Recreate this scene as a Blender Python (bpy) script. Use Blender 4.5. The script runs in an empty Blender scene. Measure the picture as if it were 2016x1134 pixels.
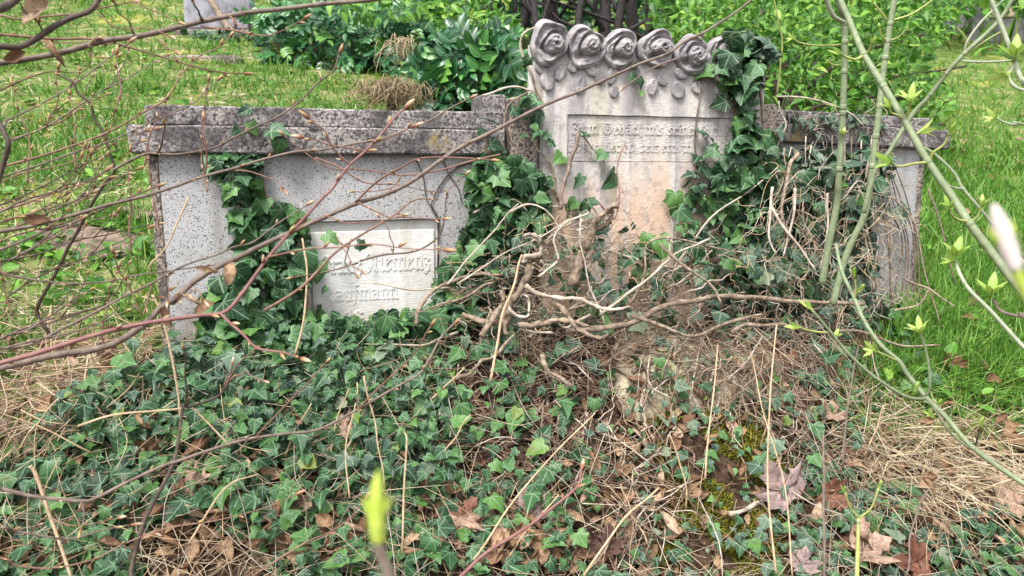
import bpy, bmesh, math, random
import numpy as np
from mathutils import Vector, Matrix, noise as mnoise

random.seed(7); rng = np.random.default_rng(7)
R = math.radians
sc = bpy.context.scene
col = sc.collection

# ------------------------------------------------------------------ camera, sky, sun, exposure
EYE = np.array([0.0, 0.0, 1.5]); PITCH = 9.3; FOC = 1456.0          # FOC in photo pixels (2016 wide)
cam_d = bpy.data.cameras.new("camera"); cam = bpy.data.objects.new("camera", cam_d); col.objects.link(cam)
cam_d.sensor_width = 36; cam_d.lens = 36 * FOC / 2016; cam_d.clip_start = 0.02; cam_d.clip_end = 300
cam.location = EYE; cam.rotation_euler = (R(90 - PITCH), 0, 0)
cam_d.dof.use_dof = True; cam_d.dof.focus_distance = 1.85; cam_d.dof.aperture_fstop = 7.5
sc.camera = cam

world = bpy.data.worlds.new("World"); sc.world = world; world.use_nodes = True
SUN_EL, SUN_AZ = 58, 205                                             # soft light, high, from behind the camera's left
wn = world.node_tree.nodes; wl = world.node_tree.links; wn.clear()
w_out = wn.new("ShaderNodeOutputWorld"); w_bg = wn.new("ShaderNodeBackground"); w_sky = wn.new("ShaderNodeTexSky")
w_hs = wn.new("ShaderNodeHueSaturation")
w_sky.sky_type = 'NISHITA'; w_sky.sun_disc = False; w_sky.sun_elevation = R(SUN_EL); w_sky.sun_rotation = R(SUN_AZ)
w_sky.dust_density = 3.0
w_hs.inputs['Saturation'].default_value = 0.22                       # overcast: almost colourless sky
w_bg.inputs['Strength'].default_value = 0.108
wl.new(w_sky.outputs[0], w_hs.inputs['Color']); wl.new(w_hs.outputs[0], w_bg.inputs[0]); wl.new(w_bg.outputs[0], w_out.inputs[0])
sun_d = bpy.data.lights.new("sun", 'SUN'); sun = bpy.data.objects.new("sun", sun_d); col.objects.link(sun)
sun_d.energy = 1.5; sun_d.angle = R(16); sun_d.color = (1.0, 0.975, 0.93)
az = R(SUN_AZ); el = R(SUN_EL)
sdir = Vector((math.sin(az) * math.cos(el), math.cos(az) * math.cos(el), math.sin(el)))
sun.rotation_euler = sdir.to_track_quat('Z', 'Y').to_euler()
sc.view_settings.view_transform = 'Standard'; sc.view_settings.look = 'None'
sc.view_settings.gamma = 1; sc.view_settings.use_curve_mapping = False
sc.view_settings.exposure = 1.6
sc.cycles.max_bounces = 6; sc.cycles.diffuse_bounces = 3; sc.cycles.transparent_max_bounces = 4

# ------------------------------------------------------------------ geometry of the place
cp, sp = math.cos(R(PITCH)), math.sin(R(PITCH))
FW = np.array([0, cp, -sp]); UP = np.array([0, sp, cp]); RT = np.array([1.0, 0, 0])
def ray(px, py):
    return RT * (px - 1008) / FOC + UP * (567 - py) / FOC + FW
def P(px, py, d):
    return EYE + ray(px, py) * d
YAW = R(17); UU = np.array([math.cos(YAW), math.sin(YAW), 0]); NN = np.array([math.sin(YAW), -math.cos(YAW), 0])
P0 = P(1250, 400, 2.1)                                               # a point of the wall's front plane
ORG = np.array([P0[0], P0[1], 0.0])
def W(px, py, off=0.0):                                              # where a sight line meets the wall plane (off metres in front of it)
    d = ray(px, py); t = np.dot(NN, P0 + NN * off - EYE) / np.dot(NN, d); return EYE + d * t
def uz(px, py, off=0.0):
    p = W(px, py, off); return float(np.dot(p - ORG, UU)), float(p[2])
def wall_pt(u, w, z):                                                # u along, w metres in front of, z height
    return ORG + UU * u + NN * w + np.array([0, 0, z])

def smoothmax(a, k=0.04):
    return 0.5 * (a + np.sqrt(a * a + k * k))
def vnoise(x, y, s):                                                 # cheap smooth value noise
    return (np.sin(x * 3.1 * s + 1.3 * np.sin(y * 2.3 * s)) * np.cos(y * 2.7 * s + 1.1 * np.sin(x * 1.9 * s))
            + 0.5 * np.sin(x * 7.3 * s + y * 5.1 * s + 2.0) * np.cos(y * 6.7 * s - x * 3.3 * s))
def terrain(X, Y):
    X = np.asarray(X, float); Y = np.asarray(Y, float)
    w = (X - ORG[0]) * NN[0] + (Y - ORG[1]) * NN[1]
    z = 1.5 + 0.30 * (Y - 3.5) - 0.08 * X
    fall = smoothmax(w - 0.12) - smoothmax(w - 0.85, 0.3)
    z = z - 0.48 * fall
    z = z + 0.018 * vnoise(X, Y, 1.0) + 0.008 * vnoise(X, Y, 3.3)
    return z
ST_U0, ST_U1 = -0.19, 0.37
def stone_top(X, Y):
    u = (X - ORG[0]) * UU[0] + (Y - ORG[1]) * UU[1]; w = (X - ORG[0]) * NN[0] + (Y - ORG[1]) * NN[1]
    z = 1.055 - 0.16 * np.clip(w, 0, 1) - 2.0 * smoothmax(w - 0.27, 0.03) + 0.012 * vnoise(X, Y, 4.0)
    edge = np.minimum(u - ST_U0, ST_U1 - u)
    z = z - 2.5 * smoothmax(0.04 - edge, 0.03)
    return np.where((edge > -0.06) & (w > -0.02), z, -9.0)
def H(X, Y):
    return np.maximum(terrain(X, Y), stone_top(X, Y))
def hit(px, py, tmax=30.0):                                          # ground under a sight line
    px = np.atleast_1d(np.asarray(px, float)); py = np.atleast_1d(np.asarray(py, float))
    d = RT[None] * ((px - 1008) / FOC)[:, None] + UP[None] * ((567 - py) / FOC)[:, None] + FW[None]
    ts = np.concatenate([np.arange(0.6, 4, 0.01), np.arange(4, tmax, 0.08)])
    res = np.full(len(px), np.nan)
    for t in ts:
        m = np.isnan(res)
        if not m.any(): break
        q = EYE + d[m] * t
        below = q[:, 2] < H(q[:, 0], q[:, 1])
        idx = np.where(m)[0][below]; res[idx] = t
    res = np.where(np.isnan(res), tmax, res)
    q = EYE + d * res[:, None]; q[:, 2] = H(q[:, 0], q[:, 1])
    return q
def normal_at(q):
    e = 0.015; x, y = q[:, 0], q[:, 1]
    n = np.stack([H(x - e, y) - H(x + e, y), H(x, y - e) - H(x, y + e), np.full(len(x), 2 * e)], 1)
    return n / np.linalg.norm(n, axis=1)[:, None]
def in_poly(poly, n):
    p = np.array(poly, float); lo, hi = p.min(0), p.max(0); out = []
    while len(out) < n:
        c = rng.uniform(lo, hi, (max(n * 3, 50), 2)); x, y = c[:, 0], c[:, 1]; ins = np.zeros(len(c), bool)
        for i in range(len(p)):
            (x1, y1), (x2, y2) = p[i], p[i - 1]
            ins ^= ((y1 > y) != (y2 > y)) & (x < (x2 - x1) * (y - y1) / (y2 - y1 + 1e-9) + x1)
        out += list(c[ins])
    return np.array(out[:n])

# ------------------------------------------------------------------ materials
class NT:
    def __init__(s, name):
        s.m = bpy.data.materials.new(name); s.m.use_nodes = True; s.t = s.m.node_tree; s.n = s.t.nodes; s.n.clear()
        s.out = s.n.new("ShaderNodeOutputMaterial")
    def add(s, kind, **kw):
        n = s.n.new(kind)
        for k, v in kw.items(): setattr(n, k, v)
        return n
    def put(s, sock, v):
        if isinstance(v, bpy.types.NodeSocket): s.t.links.new(v, sock)
        elif isinstance(v, (tuple, list)) and len(v) == 3 and sock.type == 'RGBA': sock.default_value = (*v, 1)
        else: sock.default_value = v
    def math(s, op, a, b=0.0, c=None, clamp=False):
        n = s.add("ShaderNodeMath", operation=op); n.use_clamp = clamp
        s.put(n.inputs[0], a); s.put(n.inputs[1], b)
        if c is not None: s.put(n.inputs[2], c)
        return n.outputs[0]
    def mix(s, f, a, b, blend='MIX'):
        n = s.add("ShaderNodeMix", data_type='RGBA', blend_type=blend)
        s.put(n.inputs[0], f); s.put(n.inputs[6], a); s.put(n.inputs[7], b); return n.outputs[2]
    def sstep(s, v, a, b, lo=0.0, hi=1.0):
        n = s.add("ShaderNodeMapRange", interpolation_type='SMOOTHSTEP')
        s.put(n.inputs[0], v)
        for i, x in zip((1, 2, 3, 4), (a, b, lo, hi)): n.inputs[i].default_value = x
        return n.outputs[0]
    def coord(s, which='Object', scale=(1, 1, 1)):
        c = s.add("ShaderNodeTexCoord"); mp = s.add("ShaderNodeMapping"); mp.inputs['Scale'].default_value = scale
        s.t.links.new(c.outputs[which], mp.inputs[0]); return mp.outputs[0]
    def noise(s, vec, scale, detail=4, rough=0.55, dist=0.0):
        n = s.add("ShaderNodeTexNoise"); s.put(n.inputs['Vector'], vec); n.inputs['Scale'].default_value = scale
        n.inputs['Detail'].default_value = detail; n.inputs['Roughness'].default_value = rough; n.inputs['Distortion'].default_value = dist
        return n.outputs['Fac']
    def voro(s, vec, scale, feature='F1'):
        n = s.add("ShaderNodeTexVoronoi", feature=feature); s.put(n.inputs['Vector'], vec); n.inputs['Scale'].default_value = scale; return n
    def ramp(s, f, stops, interp='LINEAR'):
        n = s.add("ShaderNodeValToRGB"); n.color_ramp.interpolation = interp; e = n.color_ramp.elements
        while len(e) < len(stops): e.new(0.5)
        for x, (p, c) in zip(e, stops): x.position = p; x.color = (*c, 1)
        s.put(n.inputs[0], f); return n.outputs[0]
    def bump(s, h, strength=0.5, dist=0.002):
        n = s.add("ShaderNodeBump"); s.put(n.inputs['Height'], h); n.inputs['Strength'].default_value = strength; n.inputs['Distance'].default_value = dist
        return n.outputs[0]
    def rand(s):                                                     # one random number per leaf: object random, plus the attribute inside joined masses
        o = s.add("ShaderNodeObjectInfo"); a = s.add("ShaderNodeAttribute"); a.attribute_name = "tone"
        return s.math('FRACT', s.math('ADD', o.outputs['Random'], a.outputs['Fac']))
    def done(s, color, rough=0.7, normal=None, spec=0.3, translucent=0.0, tcolor=None):
        b = s.add("ShaderNodeBsdfPrincipled"); s.put(b.inputs['Base Color'], color); s.put(b.inputs['Roughness'], rough)
        b.inputs['Specular IOR Level'].default_value = spec
        if normal is not None: s.t.links.new(normal, b.inputs['Normal'])
        sh = b.outputs[0]
        if translucent:
            tr = s.add("ShaderNodeBsdfTranslucent"); s.put(tr.inputs[0], tcolor if tcolor is not None else color)
            mx = s.add("ShaderNodeMixShader"); mx.inputs[0].default_value = translucent
            s.t.links.new(sh, mx.inputs[1]); s.t.links.new(tr.outputs[0], mx.inputs[2]); sh = mx.outputs[0]
        s.t.links.new(sh, s.out.inputs[0]); return s.m

def mat_ivy(name, greens, vein, vein_amt=0.75, rough=0.36):
    t = NT(name); r = t.rand()
    uv = t.add("ShaderNodeUVMap"); sep = t.add("ShaderNodeSeparateXYZ"); t.t.links.new(uv.outputs[0], sep.inputs[0])
    ax = t.math('ABSOLUTE', sep.outputs[0]); y = sep.outputs[1]
    def line(deg):
        c, s_ = math.cos(R(deg)), math.sin(R(deg))
        d = t.math('ABSOLUTE', t.math('SUBTRACT', t.math('MULTIPLY', ax, c), t.math('MULTIPLY', y, s_)))
        return d
    d = t.math('MINIMUM', ax, t.math('MINIMUM', line(57), line(95)))
    v1 = t.sstep(d, 0.008, 0.036, 1, 0)
    sec = t.math('SUBTRACT', y, t.math('MULTIPLY', ax, 0.75))
    sd = t.math('ABSOLUTE', t.math('SUBTRACT', t.math('FRACT', t.math('MULTIPLY', sec, 5.0)), 0.5))
    v2 = t.sstep(sd, 0.02, 0.09, 0.35, 0)
    base = t.ramp(r, greens)
    vec = t.coord('Object')
    nz = t.noise(vec, 60, 2)
    base = t.mix(t.math('MULTIPLY', nz, 0.3), base, (0.035, 0.085, 0.03))
    c = t.mix(t.math('MULTIPLY', t.math('MAXIMUM', v1, v2), vein_amt), base, vein)
    bp = t.bump(t.math('MAXIMUM', v1, v2), 0.35, 0.002)
    return t.done(c, t.math('ADD', rough, t.math('MULTIPLY', nz, 0.2)), bp, 0.35, 0.08, base)

IVY_G = [(0.0, (0.006, 0.026, 0.012)), (0.3, (0.016, 0.062, 0.022)), (0.6, (0.032, 0.102, 0.031)), (0.83, (0.066, 0.165, 0.038)), (0.985, (0.09, 0.21, 0.035)), (1.0, (0.22, 0.24, 0.04))]
IVY_P = [(0.0, (0.022, 0.058, 0.038)), (0.4, (0.04, 0.085, 0.06)), (0.8, (0.085, 0.14, 0.095)), (1.0, (0.20, 0.23, 0.14))]
M_ivy = mat_ivy("ivy_green", IVY_G, (0.22, 0.34, 0.20), 0.66)
M_ivyp = mat_ivy("ivy_pale", IVY_P, (0.32, 0.38, 0.27), 0.6, 0.5)

def mat_leaf(name, stops, rough=0.45, tr=0.2, spec=0.4):
    t = NT(name); r = t.rand()
    uv = t.add("ShaderNodeUVMap"); sep = t.add("ShaderNodeSeparateXYZ"); t.t.links.new(uv.outputs[0], sep.inputs[0])
    ax = t.math('ABSOLUTE', sep.outputs[0])
    v = t.sstep(ax, 0.01, 0.05, 0.5, 0)
    base = t.ramp(r, stops)
    return t.done(t.mix(v, base, t.mix(0.5, base, (0.4, 0.5, 0.25))), rough, None, spec, tr, base)
M_maho = mat_leaf("mahonia_leaf", [(0, (0.012, 0.06, 0.024)), (0.5, (0.022, 0.11, 0.04)), (0.8, (0.05, 0.19, 0.05)), (1, (0.14, 0.32, 0.05))], 0.33, 0.12, 0.45)
M_shrub = mat_leaf("spring_leaf", [(0, (0.025, 0.10, 0.012)), (0.5, (0.075, 0.23, 0.022)), (0.88, (0.17, 0.37, 0.04)), (1, (0.3, 0.45, 0.07))], 0.5, 0.3)
M_grass = mat_leaf("grass_blade", [(0, (0.05, 0.15, 0.016)), (0.4, (0.10, 0.26, 0.03)), (0.72, (0.19, 0.36, 0.05)), (0.9, (0.34, 0.43, 0.10)), (1, (0.52, 0.47, 0.24))], 0.5, 0.35)
M_straw = mat_leaf("dead_grass", [(0, (0.26, 0.19, 0.11)), (0.5, (0.44, 0.35, 0.22)), (1, (0.66, 0.57, 0.42))], 0.7, 0.15, 0.2)
M_moss = mat_leaf("moss_yellow", [(0, (0.16, 0.17, 0.02)), (0.5, (0.32, 0.29, 0.04)), (1, (0.48, 0.38, 0.08))], 0.9, 0.2, 0.1)
M_mossg = mat_leaf("moss_olive", [(0, (0.06, 0.055, 0.008)), (0.5, (0.14, 0.14, 0.014)), (1, (0.28, 0.27, 0.03))], 0.95, 0.1, 0.1)
M_young = mat_leaf("young_leaf", [(0, (0.28, 0.45, 0.06)), (1, (0.45, 0.58, 0.14))], 0.5, 0.35)

def mat_dead(name, stops, rib=26.0):
    t = NT(name); r = t.rand()
    uv = t.add("ShaderNodeUVMap"); sep = t.add("ShaderNodeSeparateXYZ"); t.t.links.new(uv.outputs[0], sep.inputs[0])
    ax = t.math('ABSOLUTE', sep.outputs[0])
    s_ = t.math('SUBTRACT', sep.outputs[1], t.math('MULTIPLY', ax, 0.7))
    rb = t.math('ABSOLUTE', t.math('SUBTRACT', t.math('FRACT', t.math('MULTIPLY', s_, rib * 0.45)), 0.5))
    nz = t.noise(t.coord('Object'), 30, 4); n6 = t.noise(t.coord('Object'), 4.5, 4, 0.65)
    base = t.ramp(r, stops)
    base = t.mix(t.sstep(nz, 0.45, 0.75, 0, 0.5), base, (0.13, 0.075, 0.05))
    base = t.mix(t.sstep(n6, 0.42, 0.66, 0, 0.65), base, tuple(x * 0.45 for x in stops[0][1]))
    base = t.mix(t.sstep(rb, 0.38, 0.5, 0, 0.5), base, (0.12, 0.06, 0.035))
    return t.done(base, 0.65, t.bump(rb, 0.6, 0.002), 0.3, 0.12, base)
M_dead = mat_dead("dead_leaf_brown", [(0, (0.20, 0.105, 0.055)), (0.5, (0.36, 0.215, 0.12)), (0.85, (0.50, 0.33, 0.2)), (1, (0.58, 0.43, 0.3))])
M_deadred = mat_dead("dead_leaf_red", [(0, (0.20, 0.085, 0.055)), (1, (0.25, 0.11, 0.07))], 9)
M_deadpurple = mat_dead("dead_leaf_purple", [(0, (0.30, 0.215, 0.20)), (1, (0.38, 0.28, 0.26))], 9)
M_deadpink = mat_dead("dead_leaf_tan", [(0, (0.40, 0.265, 0.19)), (1, (0.48, 0.33, 0.25))], 9)

def mat_bark(name, a, b, rough=0.6, scale=90, spec=0.3, rings=None):
    t = NT(name); v = t.coord('Object', (1, 1, 1)); n = t.noise(v, scale, 4); n2 = t.noise(v, 9, 2)
    r = t.rand()
    c = t.mix(t.sstep(n, 0.3, 0.7), a, b)
    c = t.mix(t.sstep(n2, 0.4, 0.7, 0, 0.45), c, tuple(x * 0.55 for x in a))
    return t.done(c, rough, t.bump(n, 0.4, 0.0015), spec)
M_bark = mat_bark("bark_grey_brown", (0.135, 0.095, 0.075), (0.235, 0.18, 0.145))
M_barkd = mat_bark("bark_dark", (0.05, 0.036, 0.028), (0.115, 0.082, 0.062))
M_twig = mat_bark("twig_red_brown", (0.17, 0.085, 0.06), (0.29, 0.17, 0.125))
M_shoot = mat_bark("shoot_purple", (0.20, 0.085, 0.085), (0.27, 0.14, 0.12))
M_ivystem = mat_bark("ivy_stem_tan", (0.15, 0.105, 0.075), (0.37, 0.29, 0.215), 0.9, 75)
M_ivystemp = mat_bark("ivy_stem_pale", (0.36, 0.29, 0.22), (0.60, 0.52, 0.43), 0.85, 60)
M_stalk = mat_bark("stalk_straw", (0.43, 0.29, 0.17), (0.62, 0.47, 0.31), 0.7)
M_green = mat_bark("sapling_green", (0.17, 0.215, 0.115), (0.26, 0.30, 0.175), 0.55)
M_greenp = mat_bark("sapling_grey_green", (0.26, 0.30, 0.20), (0.37, 0.40, 0.28), 0.55)
M_yellow = mat_bark("shoot_yellow_green", (0.31, 0.35, 0.10), (0.42, 0.44, 0.16), 0.5)
M_trunk = mat_bark("trunk_black", (0.022, 0.018, 0.02), (0.06, 0.048, 0.05), 0.8, 40)
M_root = mat_bark("fine_root_brown", (0.13, 0.075, 0.05), (0.30, 0.20, 0.135), 0.9)

def mat_bud():
    t = NT("bud_scales"); r = t.rand()
    uv = t.add("ShaderNodeUVMap"); sep = t.add("ShaderNodeSeparateXYZ"); t.t.links.new(uv.outputs[0], sep.inputs[0])
    tip = t.ramp(r, [(0, (0.45, 0.25, 0.15)), (0.5, (0.42, 0.38, 0.14)), (1, (0.6, 0.45, 0.34))])
    n = t.noise(t.coord('Object'), 5, 3)
    c = t.mix(t.sstep(t.math('ADD', sep.outputs[1], t.math('MULTIPLY', n, 0.3)), 0.35, 0.9), (0.24, 0.095, 0.05), tip)
    return t.done(c, 0.5, None, 0.4)
M_bud = mat_bud()

def mat_concrete():
    t = NT("exposed_aggregate"); v = t.coord('Object')
    big = t.noise(v, 3.0, 4); fine = t.noise(v, 220, 3)
    c = t.mix(t.sstep(big, 0.35, 0.7), (0.46, 0.458, 0.462), (0.36, 0.352, 0.345))
    c = t.mix(t.sstep(fine, 0.35, 0.7, 0, 0.45), c, (0.25, 0.24, 0.24))
    vo = t.voro(v, 280); sp1 = t.add("ShaderNodeSeparateColor"); t.t.links.new(vo.outputs['Color'], sp1.inputs[0])
    dark = t.math('MULTIPLY', t.math('GREATER_THAN', sp1.outputs[0], 0.70), t.sstep(vo.outputs['Distance'], 0.28, 0.46, 1, 0))
    lite = t.math('MULTIPLY', t.math('LESS_THAN', sp1.outputs[0], 0.22), t.sstep(vo.outputs['Distance'], 0.25, 0.42, 1, 0))
    vo2 = t.voro(v, 140); sp2 = t.add("ShaderNodeSeparateColor"); t.t.links.new(vo2.outputs['Color'], sp2.inputs[0])
    dark2 = t.math('MULTIPLY', t.math('GREATER_THAN', sp2.outputs[1], 0.90), t.sstep(vo2.outputs['Distance'], 0.22, 0.34, 1, 0))
    c = t.mix(t.math('MULTIPLY', lite, 0.7), c, (0.62, 0.61, 0.6))
    c = t.mix(t.math('MULTIPLY', t.math('MAXIMUM', dark, dark2), 0.9), c, (0.07, 0.065, 0.065))
    sepz = t.add("ShaderNodeSeparateXYZ"); t.t.links.new(v, sepz.inputs[0])
    foot = t.math('MULTIPLY', t.sstep(sepz.outputs[2], 1.28, 1.05), t.sstep(t.noise(v, 9, 4), 0.35, 0.65))
    c = t.mix(t.math('MULTIPLY', foot, 0.6), c, (0.22, 0.16, 0.11))
    st = t.noise(t.coord('Object', (22, 22, 1.6)), 1.0, 3)
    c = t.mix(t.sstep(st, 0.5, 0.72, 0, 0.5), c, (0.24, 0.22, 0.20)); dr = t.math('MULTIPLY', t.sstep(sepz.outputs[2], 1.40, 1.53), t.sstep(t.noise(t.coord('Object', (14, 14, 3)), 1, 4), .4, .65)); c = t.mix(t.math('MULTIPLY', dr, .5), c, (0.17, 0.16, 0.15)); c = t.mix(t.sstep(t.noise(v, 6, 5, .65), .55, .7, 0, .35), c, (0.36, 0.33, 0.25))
    h = t.math('ADD', fine, t.math('MULTIPLY', dark, -0.8))
    return t.done(c, 0.85, t.bump(h, 0.5, 0.002), 0.2)
M_conc = mat_concrete()

def mat_cap(pink=0.0):
    t = NT("weathered_coping"); v = t.coord('Object')
    g = t.noise(v, 150, 3, 0.7); b = t.noise(v, 8, 6, 0.7); l = t.noise(v, 14, 4, 0.6)
    c = t.mix(t.sstep(g, 0.36, 0.62), (0.055, 0.05, 0.052), (0.40, 0.365, 0.345) if not pink else (0.47, 0.39, 0.32))
    c = t.mix(t.sstep(b, 0.43, 0.60, 0, 0.8), c, (0.065, 0.058, 0.06))
    vo = t.voro(v, 22); s1 = t.add("ShaderNodeSeparateColor"); t.t.links.new(vo.outputs['Color'], s1.inputs[0])
    spot = t.math('MULTIPLY', t.math('GREATER_THAN', s1.outputs[0], 0.72), t.sstep(t.math('ADD', vo.outputs['Distance'], t.math('MULTIPLY', l, 0.3)), 0.35, 0.5, 1, 0))
    c = t.mix(t.math('MULTIPLY', spot, 0.85), c, (0.025, 0.023, 0.026))
    li = t.math('MULTIPLY', t.sstep(l, 0.56, 0.68), t.sstep(t.noise(v, 2.2, 2), 0.5, 0.62))
    c = t.mix(t.math('MULTIPLY', li, 0.6), c, (0.34, 0.25, 0.08))
    return t.done(c, 0.95, t.bump(t.math('ADD', g, b), 0.8, 0.003), 0.1)
M_cap = mat_cap(); M_pillar = mat_cap(1)

def mat_stele(name, tool=False, grey=0.0):
    t = NT(name); v = t.coord('Object'); vs = t.coord('Object', (17, 17, 1.1)); vs2 = t.coord('Object', (34, 34, 2.6))
    mid = t.noise(v, 48, 5, 0.7); s1 = t.noise(vs, 1, 3, 0.5); s2 = t.noise(vs2, 1, 4, 0.6); n = t.noise(v, 5, 4); g = t.noise(v, 170, 4, 0.65)
    sep = t.add("ShaderNodeSeparateXYZ"); t.t.links.new(v, sep.inputs[0])
    c = t.mix(t.sstep(s1, 0.38, 0.62), (0.63, 0.585, 0.535), (0.39, 0.365, 0.36))
    c = t.mix(t.sstep(s2, 0.48, 0.64, 0, 0.75), c, (0.70, 0.64, 0.60))
    low = t.math('MULTIPLY', t.sstep(t.math('ADD', sep.outputs[2], t.math('MULTIPLY', n, 0.3)), 1.72, 1.5), t.sstep(s1, 0.62, 0.40))
    c = t.mix(t.math('MULTIPLY', low, 0.75), c, (0.64, 0.42, 0.28))
    yel = t.sstep(t.noise(t.coord('Object', (11, 11, 2)), 1, 2), 0.6, 0.72, 0, 0.5)
    c = t.mix(yel, c, (0.58, 0.52, 0.36))
    top = t.math('MULTIPLY', t.sstep(t.math('ADD', sep.outputs[2], t.math('MULTIPLY', n, 0.12)), 1.72, 1.86), t.sstep(n, 0.38, 0.6, 0.35, 1))
    c = t.mix(t.math('MULTIPLY', top, 0.75), c, (0.36, 0.33, 0.335))
    dk = t.sstep(t.noise(v, 26, 5, 0.7), 0.56, 0.72)
    c = t.mix(t.math('MULTIPLY', dk, 0.45), c, (0.2, 0.18, 0.185))
    c = t.mix(t.sstep(g, 0.55, 0.75, 0, 0.4), c, (0.24, 0.2, 0.18))
    if grey: c = t.mix(t.sstep(t.noise(v, 20, 4, .65), 0.36, 0.6, 0.15, 0.9), c, (0.22, 0.205, 0.215))
    c = t.mix(t.sstep(mid, 0.50, 0.68, 0, 0.55), c, (0.24, 0.22, 0.22))
    h = t.math('ADD', g, t.math('MULTIPLY', mid, 1.6))
    if tool: h = t.math('ADD', g, t.noise(t.coord('Object', (60, 60, 240)), 1, 3))
    return t.done(c, 0.9, t.bump(h, 0.8 if tool else 0.55, 0.003), 0.15)
M_stele = mat_stele("weathered_sandstone"); M_rose = mat_stele("weathered_carving", False, 1.0); M_stelet = mat_stele("tooled_sandstone", True)

def mat_plaque():
    t = NT("white_marble_tooled"); v = t.coord('Object'); g = t.noise(t.coord('Object', (70, 70, 300)), 1, 4, 0.6)
    sep = t.add("ShaderNodeSeparateXYZ"); t.t.links.new(v, sep.inputs[0])
    c = t.mix(t.sstep(t.noise(v, 7, 4), 0.4, 0.7), (0.70, 0.69, 0.67), (0.56, 0.54, 0.49))
    st = t.math('MULTIPLY', t.sstep(t.math('ADD', sep.outputs[2], t.math('MULTIPLY', t.noise(v, 8, 4), 0.16)), 1.26, 1.12), 0.65)
    c = t.mix(st, c, (0.52, 0.44, 0.27))
    c = t.mix(t.sstep(g, 0.5, 0.75, 0, 0.5), c, (0.36, 0.34, 0.31)); c = t.mix(t.sstep(t.noise(t.coord('Object', (30, 30, 4)), 1, 4, .6), .52, .7, 0, .45), c, (0.45, 0.41, 0.33))
    return t.done(c, 0.8, t.bump(g, 0.65, 0.002), 0.2)
M_plaque = mat_plaque()

def mat_plinth():
    t = NT("lichen_rubble_stone"); v = t.coord('Object'); n = t.noise(v, 9, 5, 0.65); g = t.noise(v, 120, 4, 0.6); m = t.noise(v, 6, 4)
    c = t.mix(t.sstep(n, 0.4, 0.65), (0.26, 0.215, 0.15), (0.50, 0.43, 0.31))
    c = t.mix(t.sstep(m, 0.52, 0.62, 0, 0.75), c, (0.30, 0.33, 0.16))
    c = t.mix(t.sstep(g, 0.5, 0.7, 0, 0.6), c, (0.13, 0.10, 0.07))
    return t.done(c, 0.95, t.bump(t.math('ADD', n, g), 0.8, 0.006), 0.1)
M_plinth = mat_plinth()

def mat_ground():
    t = NT("ground_soil_turf"); v = t.coord('Object'); a = t.add("ShaderNodeAttribute"); a.attribute_name = "lawn"
    n = t.noise(v, 2.2, 5, 0.6); f = t.noise(v, 55, 5, 0.65); m = t.noise(v, 1.3, 4); p = t.noise(v, 7, 4)
    soil = t.mix(t.sstep(f, 0.35, 0.65), (0.022, 0.014, 0.009), (0.095, 0.06, 0.04))
    turf = t.mix(t.sstep(f, 0.35, 0.65), (0.04, 0.08, 0.014), (0.13, 0.20, 0.045))
    turf = t.mix(t.sstep(p, 0.47, 0.64, 0, 0.6), turf, (0.30, 0.27, 0.13))
    turf = t.mix(t.sstep(m, 0.54, 0.66, 0, 0.5), turf, (0.36, 0.33, 0.07))
    lw = t.sstep(t.math('ADD', a.outputs['Fac'], t.math('MULTIPLY', t.math('SUBTRACT', p, 0.5), 0.6)), 0.4, 0.6)
    return t.done(t.mix(lw, soil, turf), 0.95, t.bump(f, 0.8, 0.01), 0.1)
M_ground = mat_ground()
def mat_soil():
    t = NT("bare_soil"); v = t.coord('Object'); f = t.noise(v, 40, 5, 0.65)
    return t.done(t.mix(t.sstep(f, 0.35, 0.65), (0.09, 0.065, 0.048), (0.24, 0.18, 0.14)), 0.95, t.bump(f, 0.8, 0.008), 0.1)
M_soil = mat_soil()
def mat_far_stone():
    t = NT("far_gravestone_grey"); v = t.coord('Object'); f = t.noise(v, 9, 5, 0.65); g = t.noise(t.coord('Object', (8, 8, 1)), 1, 3)
    c = t.mix(t.sstep(f, 0.4, 0.65), (0.34, 0.33, 0.37), (0.2, 0.19, 0.215))
    return t.done(t.mix(t.sstep(g, 0.55, 0.7, 0, 0.5), c, (0.14, 0.13, 0.13)), 0.9, t.bump(f, 0.5, 0.01), 0.1)
M_far = mat_far_stone()

# ------------------------------------------------------------------ mesh helpers
def mesh_np(name, V, F, UV=None, tone=None, mat=None, smooth=True):
    V = np.ascontiguousarray(V, np.float32); F = np.ascontiguousarray(F, np.int32); k = F.shape[1]
    me = bpy.data.meshes.new(name); me.vertices.add(len(V)); me.vertices.foreach_set("co", V.ravel())
    me.loops.add(F.size); me.loops.foreach_set("vertex_index", F.ravel())
    me.polygons.add(len(F)); me.polygons.foreach_set("loop_start", np.arange(0, F.size, k, dtype=np.int32))
    me.polygons.foreach_set("use_smooth", np.full(len(F), smooth))
    if UV is not None:
        l = me.uv_layers.new(name="UVMap"); l.data.foreach_set("uv", np.ascontiguousarray(np.asarray(UV, np.float32)[F.ravel()]).ravel())
    if tone is not None:
        a = me.attributes.new("tone", 'FLOAT', 'POINT'); a.data.foreach_set("value", np.ascontiguousarray(tone, np.float32))
    me.update(calc_edges=True); me.validate()
    if mat: me.materials.append(mat)
    return me
def obj(name, me, parent=None, loc=None, matrix=None):
    o = bpy.data.objects.new(name, me); col.objects.link(o)
    if parent is not None: o.parent = parent
    if matrix is not None: o.matrix_basis = matrix
    elif loc is not None: o.location = loc
    return o
def tag(o, label=None, cat=None, group=None, kind=None):
    for k, v in (("label", label), ("category", cat), ("group", group), ("kind", kind)):
        if v: o[k] = v
    return o
def empty(name, loc, label, cat, group=None):
    o = bpy.data.objects.new(name, None); col.objects.link(o); o.location = loc; o.empty_display_size = 0.05
    return tag(o, label, cat, group)
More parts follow.
